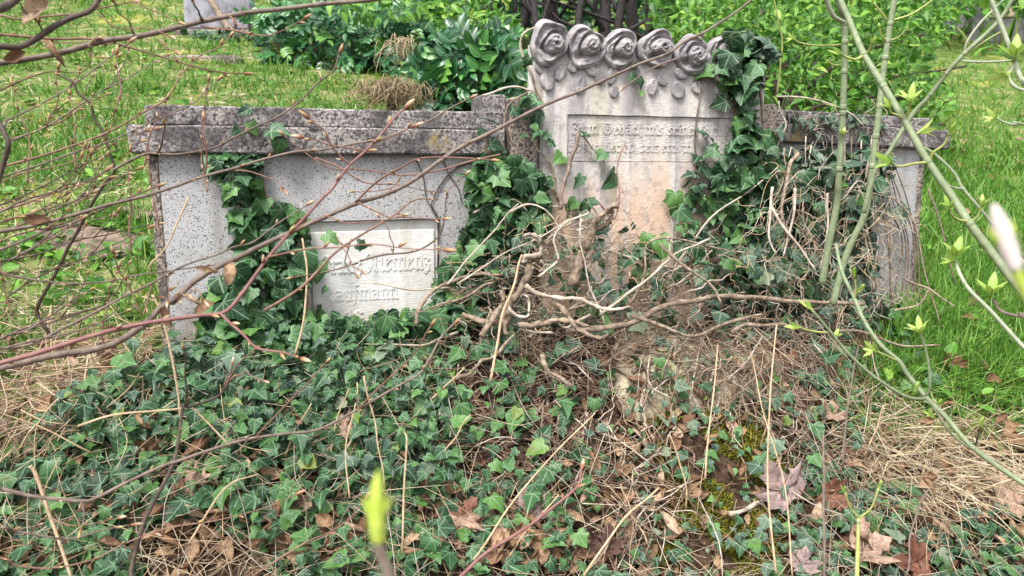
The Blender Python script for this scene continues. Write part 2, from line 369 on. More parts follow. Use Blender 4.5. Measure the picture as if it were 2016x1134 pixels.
def frames(tip, nrm):                                                # rotation matrices with columns side, tip, normal
    n = nrm / np.linalg.norm(nrm, axis=1)[:, None]
    t = tip - n * np.sum(tip * n, 1)[:, None]; t = t / (np.linalg.norm(t, axis=1)[:, None] + 1e-9)
    s = np.cross(t, n)
    return np.stack([s, t, n], 2)
def mat4(Rm, p, s):
    m = Matrix.Identity(4)
    for i in range(3):
        for j in range(3): m[i][j] = float(Rm[i, j] * s)
        m[i][3] = float(p[i])
    return m
def scatter_mesh(name, temps, pos, Rm, scl, tone, mat):
    Vs, Fs, Us, Ts = [], [], [], []; off = 0; which = rng.integers(0, len(temps), len(pos))
    for k, (tv, tf, tu) in enumerate(temps):
        i = np.where(which == k)[0]
        if not len(i): continue
        v = np.einsum('nij,mj->nmi', Rm[i], tv) * (scl[i][:, None, None] if scl.ndim == 1 else scl[i][:, None, :]) + pos[i][:, None, :]
        n = len(tv); f = tf[None] + (np.arange(len(i)) * n)[:, None, None] + off
        Vs.append(v.reshape(-1, 3)); Fs.append(f.reshape(-1, tf.shape[1])); Us.append(np.tile(tu, (len(i), 1))); Ts.append(np.repeat(tone[i], n)); off += n * len(i)
    return mesh_np(name, np.concatenate(Vs), np.concatenate(Fs), np.concatenate(Us), np.concatenate(Ts), mat)

def catmull(pts, per=6):
    p = np.array(pts, float)
    if len(p) < 3:
        t = np.linspace(0, 1, per + 1)[:, None]; return p[0] * (1 - t) + p[-1] * t
    q = np.vstack([2 * p[0] - p[1], p, 2 * p[-1] - p[-2]]); out = []
    for i in range(1, len(q) - 2):
        a, b, c, d = q[i - 1], q[i], q[i + 1], q[i + 2]
        for t in np.arange(per) / per:
            out.append(0.5 * ((2 * b) + (c - a) * t + (2 * a - 5 * b + 4 * c - d) * t * t + (3 * b - a - 3 * c + d) * t ** 3))
    out.append(p[-1]); return np.array(out)
def tube(path, rad, sides=6):
    path = np.asarray(path, float); n = len(path); rad = np.broadcast_to(np.asarray(rad, float), (n,))
    tg = np.gradient(path, axis=0); tg /= np.linalg.norm(tg, axis=1)[:, None] + 1e-12
    ref = np.array([0.31, 0.27, 0.91]) if abs(tg[0, 2]) < 0.9 else np.array([1.0, 0.1, 0])
    a = np.cross(tg, ref); a /= np.linalg.norm(a, axis=1)[:, None] + 1e-12; b = np.cross(tg, a)
    th = np.arange(sides) * 2 * np.pi / sides
    V = path[:, None] + rad[:, None, None] * (a[:, None] * np.cos(th)[None, :, None] + b[:, None] * np.sin(th)[None, :, None])
    V = V.reshape(-1, 3); i = np.arange(n - 1)[:, None] * sides; j = np.arange(sides)[None]; k = (j + 1) % sides
    F = np.stack([i + j, i + k, i + sides + k, i + sides + j], 2).reshape(-1, 4)
    c0, c1 = len(V), len(V) + 1
    V = np.vstack([V, path[0], path[-1]])
    e0 = np.stack([k[0], j[0], np.full(sides, c0), np.full(sides, c0)], 1)
    e = (n - 1) * sides
    e1 = np.stack([e + j[0], e + k[0], np.full(sides, c1), np.full(sides, c1)], 1)
    T = np.vstack([np.stack([F[:, 0], F[:, 1], F[:, 2]], 1), np.stack([F[:, 0], F[:, 2], F[:, 3]], 1), e0[:, :3], e1[:, :3]])
    L = np.concatenate([np.repeat(np.arange(n) / max(n - 1, 1), sides), [0, 1]])
    return V, T, np.stack([np.full(len(V), 0.3), L], 1)
def join(parts):
    Vs, Fs, Us, off = [], [], [], 0
    for v, f, u in parts:
        Vs.append(v); Fs.append(f + off); Us.append(u); off += len(v)
    return np.concatenate(Vs), np.concatenate(Fs), np.concatenate(Us)
def wiggle(path, amp, n=3):
    path = np.array(path); m = len(path); t = np.linspace(0, 1, m)
    for _ in range(n):
        d = rng.normal(0, 1, 3); path = path + np.sin(t * rng.uniform(4, 16) + rng.uniform(0, 6))[:, None] * d * amp / n
    return path

# leaf shapes: (verts, tris, uv); base at the origin, tip along +y, face up +z
def fan_leaf(half, mids, cup=0.25, bend=0.15, asym=0.0, crumple=0.0, sub=0):
    half = np.array(half, float)
    V = [(0, m, 0) for m in mids]; nm = len(mids); T = []
    for sgn in (1, -1):
        base = len(V); V += [(sgn * x * (1 + sgn * asym), y, 0) for x, y in half]; prev = 0
        k = 0
        for i in range(len(half)):
            while k < nm - 2 and half[i][1] > (mids[k + 1] + mids[k + 2]) / 2 and i > 0 and half[i][1] > half[i - 1][1]:
                tri = (k, base + i - 1, k + 1) if i > 0 else None
                if tri: T.append(tri if sgn > 0 else tri[::-1])
                k += 1
            if i > 0:
                tri = (k, base + i - 1, base + i); T.append(tri if sgn > 0 else tri[::-1])
        while k < nm - 1:
            tri = (k, base + len(half) - 1, k + 1); T.append(tri if sgn > 0 else tri[::-1]); k += 1
    V = np.array(V, float); T = np.array(T)
    for _ in range(sub):
        ed = {}; V = list(map(tuple, V)); T2 = []
        def mid(a, b):
            k = (min(a, b), max(a, b))
            if k not in ed: ed[k] = len(V); V.append(tuple((np.array(V[a]) + np.array(V[b])) / 2))
            return ed[k]
        for a, b, c in T:
            ab, bc, ca = mid(a, b), mid(b, c), mid(c, a); T2 += [(a, ab, ca), (ab, b, bc), (ca, bc, c), (ab, bc, ca)]
        V = np.array(V, float); T = np.array(T2)
    uv = V[:, :2].copy(); q_ = 0
    if sub:
        ax_ = np.abs(V[:, 0]); dv = ax_
        for a_ in (57, 95): dv = np.minimum(dv, np.abs(ax_ * math.cos(R(a_)) - V[:, 1] * math.sin(R(a_))))
        p_ = rng.uniform(0, 6, 2); q_ = 0.35 * np.minimum(dv, 0.10) + 0.045 * np.sin(6 * V[:, 0] + p_[0]) * np.cos(5 * V[:, 1] + p_[1])
    V[:, 2] = q_ + cup * np.abs(V[:, 0]) - cup * 1.4 * V[:, 0] ** 2 - bend * (V[:, 1] - 0.3) ** 2 + crumple * rng.normal(0, 1, len(V))
    return V, T, uv
IVY_H = [(0.10, -0.12), (0.24, -0.17), (0.38, -0.14), (0.46, -0.02), (0.41, 0.12), (0.42, 0.21), (0.50, 0.30), (0.55, 0.40), (0.43, 0.43), (0.32, 0.50), (0.24, 0.63), (0.14, 0.82)]
IVY_H2 = [(0.12, -0.10), (0.27, -0.12), (0.38, -0.03), (0.41, 0.10), (0.44, 0.22), (0.43, 0.34), (0.36, 0.44), (0.28, 0.60), (0.16, 0.80)]
IVY_H3 = [(0.10, -0.14), (0.28, -0.20), (0.46, -0.12), (0.53, 0.02), (0.46, 0.14), (0.50, 0.24), (0.60, 0.34), (0.62, 0.42), (0.50, 0.45), (0.38, 0.50), (0.30, 0.62), (0.18, 0.82)]
M3 = [0, 0.28, 0.62, 1.0]
IT = [fan_leaf(IVY_H, M3, 0.16, 0.25, 0.06, 0.01, 1), fan_leaf(IVY_H2, M3, 0.26, 0.40, -0.08, 0.01, 1), fan_leaf(IVY_H3, M3, 0.05, 0.20, 0.03, 0.012, 1), fan_leaf(IVY_H, M3, -0.25, 0.6, 0.10, 0.015, 1),
      fan_leaf(IVY_H2, M3, 0.35, -0.20, 0.10, 0.015, 1), fan_leaf([(x * .8, y) for x, y in IVY_H], M3, 0.40, 0.5, -0.12, 0.012, 1), fan_leaf([(x * 1.1, y * .92) for x, y in IVY_H2], M3, -0.1, 0.7, 0.05, 0.012, 1)]
IT = [(v - np.array([0, 0.3, 0]), t, u) for v, t, u in IT]
OV_H = [(0.16, 0.1), (0.30, 0.35), (0.24, 0.65), (0.10, 0.88)]
OVT = [fan_leaf(OV_H, [0, 0.45, 1.0], 0.25, 0.25), fan_leaf(OV_H, [0, 0.45, 1.0], 0.12, 0.5, 0.1)]
SHR_H = [(0.13, 0.15), (0.21, 0.42), (0.12, 0.75)]
SHT = [fan_leaf(SHR_H, [0, 0.45, 1.0], 0.2, 0.3), fan_leaf(SHR_H, [0, 0.45, 1.0], 0.35, 0.6, 0.1)]
def curled(roll, bend, wid=0.30, nu=9, nv=13, rip=0.016, ragged=0.07, twist=0.0):
    V, UV = [], []; ph = rng.uniform(0, 6)
    for j in range(nv):
        v = j / (nv - 1); w = wid * (math.sin(math.pi * min(1, 0.02 + v * 0.96)) ** 0.8) * (1 + rng.uniform(-ragged, ragged)) * (1.12 - 0.25 * v) + 0.006
        for i in range(nu):
            u = -1 + 2 * i / (nu - 1); a = roll * u * (0.65 + 0.6 * v + 0.15 * math.sin(5 * v + ph)); rad = w / max(abs(roll), 0.3)
            x = rad * math.sin(a); z = rad * (1 - math.cos(a)) + rip * abs(u) * math.cos(2 * math.pi * (6 * v - 1.6 * abs(u))) + rng.normal(0, 0.005)
            y = v - 0.5; tw = twist * y; x, z = x * math.cos(tw) - z * math.sin(tw), x * math.sin(tw) + z * math.cos(tw)
            z += bend * y * y; V.append((x, y, z)); UV.append((u * 0.5, v))
    T = []
    for j in range(nv - 1):
        for i in range(nu - 1):
            a = j * nu + i; T += [(a, a + 1, a + nu + 1), (a, a + nu + 1, a + nu)]
    return np.array(V), np.array(T), np.array(UV)
CT = [curled(2.3, 0.35), curled(1.3, 0.9, .34, twist=.8), curled(3.0, -0.5, 0.32), curled(0.8, -0.9, .33, twist=1.0), curled(1.8, 0.5, 0.38, twist=-.9)]
SHAPES = ["half-rolled", "arched", "tightly rolled", "humped", "twisted broad"]
CTs = [curled(1.8, 0.4, 0.34, 4, 6), curled(0.7, 0.9, 0.36, 4, 6, twist=1), curled(2.6, -0.3, 0.3, 4, 6)]
def maple(seed, crumple, curl):
    g = np.random.default_rng(seed); H_ = [(0.10, -0.02), (0.34, -0.14), (0.30, -0.02), (0.46, 0.06), (0.62, 0.16), (0.48, 0.24), (0.56, 0.34), (0.70, 0.58), (0.52, 0.52), (0.44, 0.60), (0.36, 0.50),
                                           (0.26, 0.52), (0.24, 0.66), (0.30, 0.78), (0.16, 0.78), (0.11, 0.90)]
    V = [(0, 0, 0)]; ring = [(x, y) for x, y in H_] + [(0, 1.02)] + [(-x, y) for x, y in H_[::-1]]
    c = np.array([0, 0.25]); rings = [0.33, 0.66, 1.0]; T = []; pts = [c]
    for k in rings:
        for r_ in ring: pts.append(c + (np.array(r_) - c) * (k if k == 1 else k * (0.85 + 0.15 * k)))
    n = len(ring); sw = g.normal(0, .06, 2)
    for m_ in range(1, len(pts)):
        pts[m_] = c + (pts[m_] - c) * (1 + g.normal(0, .05)) + sw * pts[m_][1]
    for i in range(n):
        j = (i + 1) % n; T.append((0, 1 + j, 1 + i))
        for k in range(2):
            a, b = 1 + k * n + i, 1 + k * n + j; T += [(a, b, b + n), (a, b + n, a + n)]
    pts = np.array(pts); z = 1.3 * crumple * g.normal(0, 1, len(pts)) + curl * (pts[:, 0] ** 2) + 0.5 * curl * (pts[:, 1] - 0.3) ** 2 + 0.10 * np.sin(pts[:, 0] * 9 + seed) * np.cos(pts[:, 1] * 7 + seed) + 0.05 * np.cos(np.arctan2(pts[:, 0], pts[:, 1] + .05) * 10) * np.hypot(pts[:, 0], pts[:, 1]) + curl * 1.3 * np.clip(np.hypot(pts[:, 0], pts[:, 1] - .3) - .4, 0, 1) ** 1.5 * np.sin(np.arctan2(pts[:, 0], pts[:, 1]) * 2 + seed * 1.7)
    V = np.column_stack([pts, z]); return V - np.array([0, 0.35, 0]), np.array(T), pts.copy()
def pinnate(n=4):
    parts = []
    st = tube(np.array([[0, 0, 0], [0, 0.5, 0.03], [0, 1, -0.02]]), [0.012, 0.01, 0.006], 4); parts.append(st)
    lv, lt, lu = fan_leaf([(0.17, 0.06), (0.27, 0.28), (0.25, 0.55), (0.13, 0.82)], [0, 0.45, 1.0], 0.3, 0.35)
    def put(y, ang, s):
        c, s_ = math.cos(ang), math.sin(ang); Rz = np.array([[c, s_, 0], [-s_, c, 0], [0, 0, 1]])
        v = (lv * s) @ Rz.T; v = v + np.array([0, y, 0.03 + rng.normal(0, 0.015)]); parts.append((v, lt, lu))
    for k in range(n):
        y = 0.2 + 0.7 * k / n; s = 0.50 * (0.85 + 0.3 * math.sin(math.pi * (k + 1) / (n + 1)))
        put(y, 1.15, s); put(y, -1.15, s)
    put(0.93, 0.0, 0.45)
    return join(parts)
MT = [pinnate(3), pinnate(3), pinnate(2)]
def blade(bend, w=0.05):
    ys = [0, 0.4, 0.75, 1.0]; V, T, UV = [], [], []
    for k, t in enumerate(ys):
        x = w * (1 - t * t * 0.85) if t < 1 else 0
        a = bend * t; px, pz = bend * t * t, t * (1 - 0.35 * abs(bend) * t)
        if t < 1: V += [(-x, px, pz), (x, px, pz)]; UV += [(-0.3, t), (0.3, t)]
        else: V.append((0, px, pz)); UV.append((0.3, 1))
    T = [(0, 1, 3), (0, 3, 2), (2, 3, 5), (2, 5, 4), (4, 5, 6)]
    return np.array(V, float), np.array(T), np.array(UV)
BT = [blade(0.2), blade(0.6), blade(1.0), blade(0.35)]
def spindle(n=6, rings=(0.0, 0.15, 0.4, 0.7, 0.9, 1.0), prof=(0.35, 0.8, 1.0, 0.7, 0.3, 0.02)):
    path = np.array([[0, t, 0] for t in rings]); v, f, u = tube(path, np.array(prof) * 0.17, n)
    return v, f, np.stack([u[:, 0], np.concatenate([np.repeat(rings, n), [0, 1]])], 1)
ME_bud = mesh_np("bud", *spindle(), mat=M_bud)
def opening(k=4, spread=0.7, curl=0.6):
    parts = []
    lv, lt, lu = fan_leaf([(0.12, 0.2), (0.17, 0.5), (0.09, 0.8)], [0, 0.5, 1.0], 0.35, -curl)
    parts.append(tube(np.array([[0, -0.15, 0], [0, 0.1, 0], [0, 0.25, 0]]), [0.06, 0.08, 0.03], 5))
    for i in range(k):
        a = i * 2 * math.pi / k + rng.uniform(-.3, .3); tilt = spread * rng.uniform(0.35, 1.1)
        ca, sa = math.cos(a), math.sin(a); ct, st = math.cos(tilt), math.sin(tilt)
        Rx = np.array([[1, 0, 0], [0, ct, -st], [0, st, ct]]); Ry = np.array([[ca, 0, sa], [0, 1, 0], [-sa, 0, ca]])
        parts.append(((lv * rng.uniform(0.7, 1.0)) @ (Ry @ Rx).T, lt, lu))
    return join(parts)
ME_open = [mesh_np("leaf_bud", *opening(4, 0.5), mat=M_young), mesh_np("leaf_bud", *opening(6, 0.9), mat=M_young), mesh_np("leaf_bud", *opening(3, 0.35, 0.2), mat=M_young)]
ME_ivy = [mesh_np("ivy_leaf", *t, mat=M_ivy) for t in IT]; ME_ivyp = [mesh_np("ivy_leaf", *t, mat=M_ivyp) for t in IT]
ME_curl = [mesh_np("curled_leaf", *t, mat=M_dead) for t in CT]
def unit(v): v = np.asarray(v, float); return v / (np.linalg.norm(v) + 1e-12)

# ------------------------------------------------------------------ the ground
def axis(parts): return np.unique(np.concatenate([np.linspace(*p) for p in parts]))
gx = axis([(-40, -4, 30), (-4, -1.6, 50), (-1.6, 1.8, 170), (1.8, 5, 60), (5, 45, 30)])
gy = axis([(-3, 0.8, 25), (0.8, 2.4, 90), (2.4, 6, 70), (6, 14, 50), (14, 70, 40)])
GX, GY = np.meshgrid(gx, gy); GZ = terrain(GX, GY)
nx, ny = len(gx), len(gy); i0 = (np.arange(ny - 1)[:, None] * nx + np.arange(nx - 1)[None]).ravel()
g_me = mesh_np("ground", np.stack([GX, GY, GZ], 2).reshape(-1, 3), np.stack([i0, i0 + 1, i0 + nx + 1, i0 + nx], 1), mat=M_ground)
def lawn_amount(X, Y):
    u = (X - ORG[0]) * UU[0] + (Y - ORG[1]) * UU[1]; w = (X - ORG[0]) * NN[0] + (Y - ORG[1]) * NN[1]
    l = np.where(w < -0.02, 1.0, 0.0)
    l = np.where((u < -1.3) & (w < 0.18 + 0.1 * np.sin(u * 3)), 1.0, l)
    l = np.where((u > 0.95) & (w < 0.30 + 0.15 * (u - 1)), 1.0, l)
    return l
at = g_me.attributes.new("lawn", 'FLOAT', 'POINT'); at.data.foreach_set("value", lawn_amount(GX, GY).astype(np.float32).ravel())
tag(obj("ground", g_me), kind="structure")

# ------------------------------------------------------------------ the grave monument (everything in the wall's own frame: x along, y back, z up)
mon = empty("grave_monument", ORG, "grey concrete and sandstone grave monument with six carved roses and two low wings", "gravestone")
mon.rotation_euler = (0, 0, YAW)
def rough_box(u0, u1, w0, w1, z0, z1, cell=0.03, amp=0.0015, bev=0.004, tilt=None, top_out=0.0):
    bm = bmesh.new(); r = bmesh.ops.create_cube(bm, size=1)
    for v in bm.verts:
        x = u0 if v.co.x < 0 else u1
        if v.co.z > 0: x += top_out * (-1 if v.co.x < 0 else 1)
        v.co = Vector((x, -w1 if v.co.y < 0 else -w0, z0 if v.co.z < 0 else z1))
    if bev: bmesh.ops.bevel(bm, geom=list(bm.edges), offset=bev, segments=1, affect='EDGES')
    for ax_, (a, b) in enumerate(((u0, u1), (-w1, -w0), (z0, z1))):
        n = int((b - a) / cell)
        for k in range(1, n):
            c = a + (b - a) * k / n; p = Vector((0, 0, 0)); nn = Vector((0, 0, 0)); p[ax_] = c; nn[ax_] = 1
            bmesh.ops.bisect_plane(bm, geom=list(bm.verts) + list(bm.edges) + list(bm.faces), plane_co=p, plane_no=nn)
    for v in bm.verts:
        v.co += mnoise.noise_vector(v.co * 23) * amp + mnoise.noise_vector(v.co * 70) * amp * 0.6
        if tilt: v.co.z += tilt * (v.co.x - u0)
    return bm
def bm_obj(name, bm, mat, parent=mon, smooth=False):
    me = bpy.data.meshes.new(name); bmesh.ops.recalc_face_normals(bm, faces=bm.faces); bm.to_mesh(me); bm.free(); me.materials.append(mat)
    if smooth: me.polygons.foreach_set("use_smooth", np.ones(len(me.polygons), bool))
    return obj(name, me, parent)
def merge(bms):
    out = bmesh.new()
    for b in bms:
        me = bpy.data.meshes.new("tmp"); b.to_mesh(me); b.free(); out.from_mesh(me); bpy.data.meshes.remove(me)
    return out
# left wing: wall round the recess of the plaque
PL0, PL1, PLT, PLB = -0.905, -0.562, 1.366, 1.02
bm_obj("wing_wall", merge([rough_box(-1.228, PL0, -0.16, 0, 0.80, 1.531, bev=0), rough_box(PL1, -0.402, -0.16, 0, 0.80, 1.531, bev=0),
                           rough_box(PL0, PL1, -0.16, 0, PLT, 1.531, bev=0), rough_box(PL0, PL1, -0.16, 0, 0.80, PLB, bev=0),
                           rough_box(PL0, PL1, -0.16, -0.06, PLB, PLT, bev=0)]), M_conc)
bm_obj("edge_band", rough_box(-1.250, -1.2285, -0.16, 0.003, 0.80, 1.531, bev=0.003), M_pillar)
bm_obj("lower_coping", rough_box(-1.285, -0.392, -0.19, 0.030, 1.531, 1.5945, amp=0.0025), M_cap)
bm_obj("upper_coping", rough_box(-1.250, -0.392, -0.165, 0.004, 1.5950, 1.642, amp=0.0025), M_cap)
bm_obj("coping_end_block", rough_box(-0.436, -0.372, -0.16, -0.030, 1.600, 1.690, amp=0.0025), M_cap)
# right wing, sagging a little to the right
TR = -0.028
bm_obj("wing_wall", rough_box(0.462, 0.998, -0.16, 0, 0.80, 1.572, tilt=TR, bev=0), M_conc)
bm_obj("edge_band", rough_box(0.9985, 1.021, -0.16, 0.003, 0.80, 1.557, bev=0.003), M_pillar)
bm_obj("lower_coping", rough_box(0.452, 1.088, -0.19, 0.030, 1.573, 1.632, tilt=TR, amp=0.0025), M_cap)
bm_obj("upper_coping", rough_box(0.452, 1.030, -0.165, 0.004, 1.6325, 1.668, tilt=TR, amp=0.0025), M_cap)
# pillars beside the stele
bm_obj("pillar", rough_box(-0.372, -0.292, -0.17, 0.012, 0.80, 1.682, amp=0.003, bev=0.006), M_pillar)
bm_obj("pillar", rough_box(0.386, 0.452, -0.17, 0.012, 0.80, 1.682, amp=0.003, bev=0.006), M_pillar)
# stele with its recessed inscription field (front plane at w = 0.035)
SF = 0.035; S0, S1 = -0.289, 0.383; I0, I1, IB, IT_ = -0.221, 0.300, 1.513, 1.638
bm_obj("stele", merge([rough_box(S0, S1, -0.10, SF - 0.012, 0.80, 1.830, bev=0, amp=0.001),
                       rough_box(S0, S1, SF - 0.012, SF, IT_, 1.830, bev=0, amp=0.0014), rough_box(S0, S1, SF - 0.012, SF, 0.80, IB, bev=0, amp=0.0014),
                       rough_box(S0, I0, SF - 0.012, SF, IB, IT_, bev=0, amp=0.0014), rough_box(I1, S1, SF - 0.012, SF, IB, IT_, bev=0, amp=0.0014)]), M_stele)
field = bm_obj("inscription_field", rough_box(I0 + 0.001, I1 - 0.001, SF - 0.0125, SF - 0.006, IB + 0.001, IT_ - 0.001, bev=0.002, amp=0.0010), M_stelet)
bm_obj("name_plaque_border", rough_box(PL0 + 0.002, PL1 - 0.003, -0.06, -0.018, PLB + 0.001, PLT - 0.003, bev=0.002, amp=0.0008), M_plaque)
plaque = bm_obj("name_plaque", rough_box(PL0 + 0.010, PL1 - 0.014, -0.018, -0.010, PLB + 0.004, PLT - 0.028, bev=0.003, amp=0.0009), M_plaque)

# blackletter strokes, cut with a broad nib and raised from the stone (x-height 1)
MIN = [(-0.10, 0.84), (0.03, 0.97), (0.03, 0.10), (0.16, 0.0)]
def shift(pl, dx): return [(x + dx, y) for x, y in pl]
def minims(n, gap=0.40): return [shift(MIN, 0.12 + i * gap) for i in range(n)]
GL = {
 'i': (minims(1) + [[(0.10, 1.22), (0.22, 1.34)]], 0.40), 'n': (minims(2) + [[(0.15, 0.95), (0.42, 0.97)]], 0.80), 'm': (minims(3) + [[(0.15, 0.95), (0.8, 0.97)]], 1.20),
 'u': (minims(2) + [[(0.2, 0.02), (0.5, 0.05)]], 0.80), 'r': (minims(1) + [[(0.17, 0.82), (0.36, 0.97), (0.46, 0.86)]], 0.56),
 'a': ([[(0.05, 0.86), (0.20, 0.97), (0.40, 0.90)], [(0.46, 0.95), (0.46, 0.10), (0.60, 0.0)], [(0.08, 0.46), (0.10, 0.10), (0.24, 0.0), (0.44, 0.16)], [(0.08, 0.46), (0.28, 0.58), (0.44, 0.52)]], 0.76),
 'e': ([[(0.10, 0.84), (0.10, 0.12), (0.26, 0.0), (0.46, 0.12)], [(0.10, 0.84), (0.28, 0.98), (0.44, 0.78), (0.12, 0.44)]], 0.60),
 'c': ([[(0.42, 0.86), (0.28, 0.98), (0.10, 0.82), (0.10, 0.12), (0.26, 0.0), (0.44, 0.12)]], 0.54),
 's': ([[(0.46, 0.88), (0.28, 0.98), (0.10, 0.76), (0.44, 0.36), (0.40, 0.10), (0.22, 0.0), (0.04, 0.12)]], 0.60),
 'f': ([[(0.40, 1.38), (0.24, 1.42), (0.15, 1.2), (0.15, 0.0), (0.05, -0.35)], [(0.0, 0.92), (0.36, 0.96)]], 0.44),
 'l': ([[(0.04, 1.30), (0.16, 1.45), (0.16, 0.12), (0.30, 0.0)]], 0.40),
 't': ([[(0.14, 1.22), (0.14, 0.12), (0.30, 0.0), (0.40, 0.1)], [(0.0, 0.94), (0.36, 0.96)]], 0.46),
 'h': ([[(0.04, 1.30), (0.15, 1.45), (0.15, 0.08), (0.24, 0.0)], [(0.17, 0.82), (0.36, 0.98), (0.52, 0.84), (0.52, 0.1), (0.38, -0.28)]], 0.76),
 'd': ([[(0.12, 1.44), (0.50, 0.80), (0.48, 0.14), (0.28, 0.0), (0.10, 0.12), (0.10, 0.78), (0.26, 0.96), (0.46, 0.84)]], 0.72),
 'z': ([[(0.08, 0.90), (0.26, 0.98), (0.40, 0.74), (0.18, 0.50), (0.40, 0.28), (0.36, -0.10), (0.18, -0.32), (0.04, -0.2)]], 0.58),
 'b': ([[(0.04, 1.30), (0.15, 1.45), (0.15, 0.12), (0.30, 0.0), (0.50, 0.14), (0.50, 0.80), (0.34, 0.97), (0.17, 0.82)]], 0.74),
 'ä': None,
 'Z': ([[(0.05, 1.28), (0.30, 1.42), (0.55, 1.2), (0.25, 0.80), (0.62, 0.55), (0.55, 0.10), (0.25, -0.08), (0.02, 0.15)]], 0.85),
 'G': ([[(0.72, 1.30), (0.40, 1.42), (0.10, 1.05), (0.05, 0.45), (0.30, 0.0), (0.70, 0.08), (0.92, 0.50), (0.85, 0.95), (0.60, 1.06)], [(0.32, 1.1), (0.26, 0.5), (0.40, 0.2)], [(0.45, 0.62), (0.66, 0.75), (0.70, 0.3)]], 1.15),
 'N': ([[(0.04, 1.1), (0.20, 1.40), (0.45, 1.30), (0.50, 0.9), (0.40, 0.3), (0.18, -0.05), (0.0, 0.14), (0.16, 0.30)], [(0.45, 1.05), (0.72, 1.0), (0.72, 0.12), (0.86, 0.0)]], 1.05),
 'F': ([[(0.70, 1.30), (0.40, 1.42), (0.12, 1.15), (0.34, 0.9), (0.32, 0.3), (0.12, 0.0), (-0.05, 0.15)], [(0.34, 1.1), (0.70, 1.0)], [(0.2, 0.6), (0.6, 0.64)]], 0.85),
 'K': ([[(0.05, 1.05), (0.12, 1.35), (0.38, 1.42), (0.52, 1.1), (0.28, 0.75), (0.24, 0.14), (0.05, 0.0)], [(0.28, 0.76), (0.56, 0.98), (0.66, 0.8), (0.40, 0.6), (0.62, 0.12), (0.78, 0.0)]], 0.98),
 'H': ([[(0.02, 1.1), (0.22, 1.36), (0.34, 1.0), (0.28, 0.2), (0.05, 0.0)], [(0.32, 0.74), (0.56, 0.92), (0.66, 0.6), (0.62, 0.05), (0.36, -0.28), (0.22, -0.12)]], 0.9),
 '1': ([[(0.05, 1.1), (0.2, 1.3), (0.2, 0.0)]], 0.42), '8': ([[(0.25, 1.3), (0.08, 1.05), (0.42, 0.4), (0.25, 0.0), (0.06, 0.35), (0.42, 1.0), (0.25, 1.3)]], 0.6),
 '*': ([[(0.05, 0.7), (0.4, 0.7)], [(0.22, 0.5), (0.22, 0.9)]], 0.6), ' ': ([], 0.5)}
GL['ä'] = (GL['a'][0] + [[(0.14, 1.24), (0.22, 1.32)], [(0.38, 1.24), (0.46, 1.32)]], GL['a'][1])
def letters(text, u, w, z, xh, width, depth=0.003, nib=0.105, wear=0.0):
    adv = sum(GL[c][1] for c in text); k = width / adv; x = 0.0; out = []
    nv = np.array([math.cos(R(42)), math.sin(R(42))]) * nib
    for c in text:
        V, F = [], []
        for pl in GL[c][0]:
            for (ax_, ay), (bx, by) in zip(pl[:-1], pl[1:]):
                if wear and rng.random() < wear: continue
                a = np.array([ax_ + x, ay]); b_ = np.array([bx + x, by]); dd = unit(b_ - a) * nib * 0.35
                q = [a - dd - nv, b_ + dd - nv, b_ + dd + nv, a - dd + nv]; n0 = len(V); j = rng.uniform(0, 0.0006)
                lay = [(depth + j, 0.88), (-0.002, 1.06)]; cq = sum(q) / 4
                for d_, s_ in lay:
                    for p in q:
                        pp = cq + (p - cq) * s_; V.append((u + pp[0] * k, -(w + d_), z + pp[1] * xh))
                F += [(n0, n0 + 1, n0 + 2), (n0, n0 + 2, n0 + 3)]
                for i in range(4):
                    a_, c_ = n0 + i, n0 + (i + 1) % 4; F += [(a_, a_ + 4, c_ + 4), (a_, c_ + 4, c_)]
        x += GL[c][1]
        if V: out.append((c, np.array(V), np.array(F)))
    return out
def inscribe(parent, mat, *args, **kw):
    for c, V, F in letters(*args, **kw):
        obj("letter", mesh_np("letter", V, F, mat=mat, smooth=False), parent)
u_, z_ = uz(1128, 263, SF); inscribe(field, M_stele, "Zum Gedächtnis seiner H", u_, SF - 0.006, z_, 0.021, uz(1400, 263, SF)[0] - u_, depth=0.0022)
inscribe(field, M_stele, "nen", uz(1403, 263, SF)[0], SF - 0.006, z_, 0.021, 0.052, depth=0.0016, wear=0.2)
u_, z_ = uz(1118, 298, SF); inscribe(field, M_stele, "unser lieben seinem tn", u_, SF - 0.006, z_, 0.019, uz(1365, 298, SF)[0] - u_, depth=0.0018, wear=0.22)
u_, z_ = uz(632, 538, 0); inscribe(plaque, M_plaque, "Franz", u_, -0.010, z_ - 0.002, 0.031, 0.105, depth=0.0026, nib=0.12, wear=0.15)
u_, z_ = uz(722, 535, 0); inscribe(plaque, M_plaque, "Niemenz", u_, -0.010, z_, 0.034, 0.170, depth=0.0018, nib=0.115, wear=.04)
u_, z_ = uz(638, 594, 0); inscribe(plaque, M_plaque, "Kaufmann", u_, -0.010, z_ - 0.002, 0.028, 0.192, depth=0.0017, nib=0.115, wear=.04)
u_, z_ = uz(660, 634, 0); inscribe(plaque, M_plaque, "*18 18", u_, -0.010, z_ - 0.004, 0.022, 0.150, depth=0.0022, nib=0.12, wear=0.25)

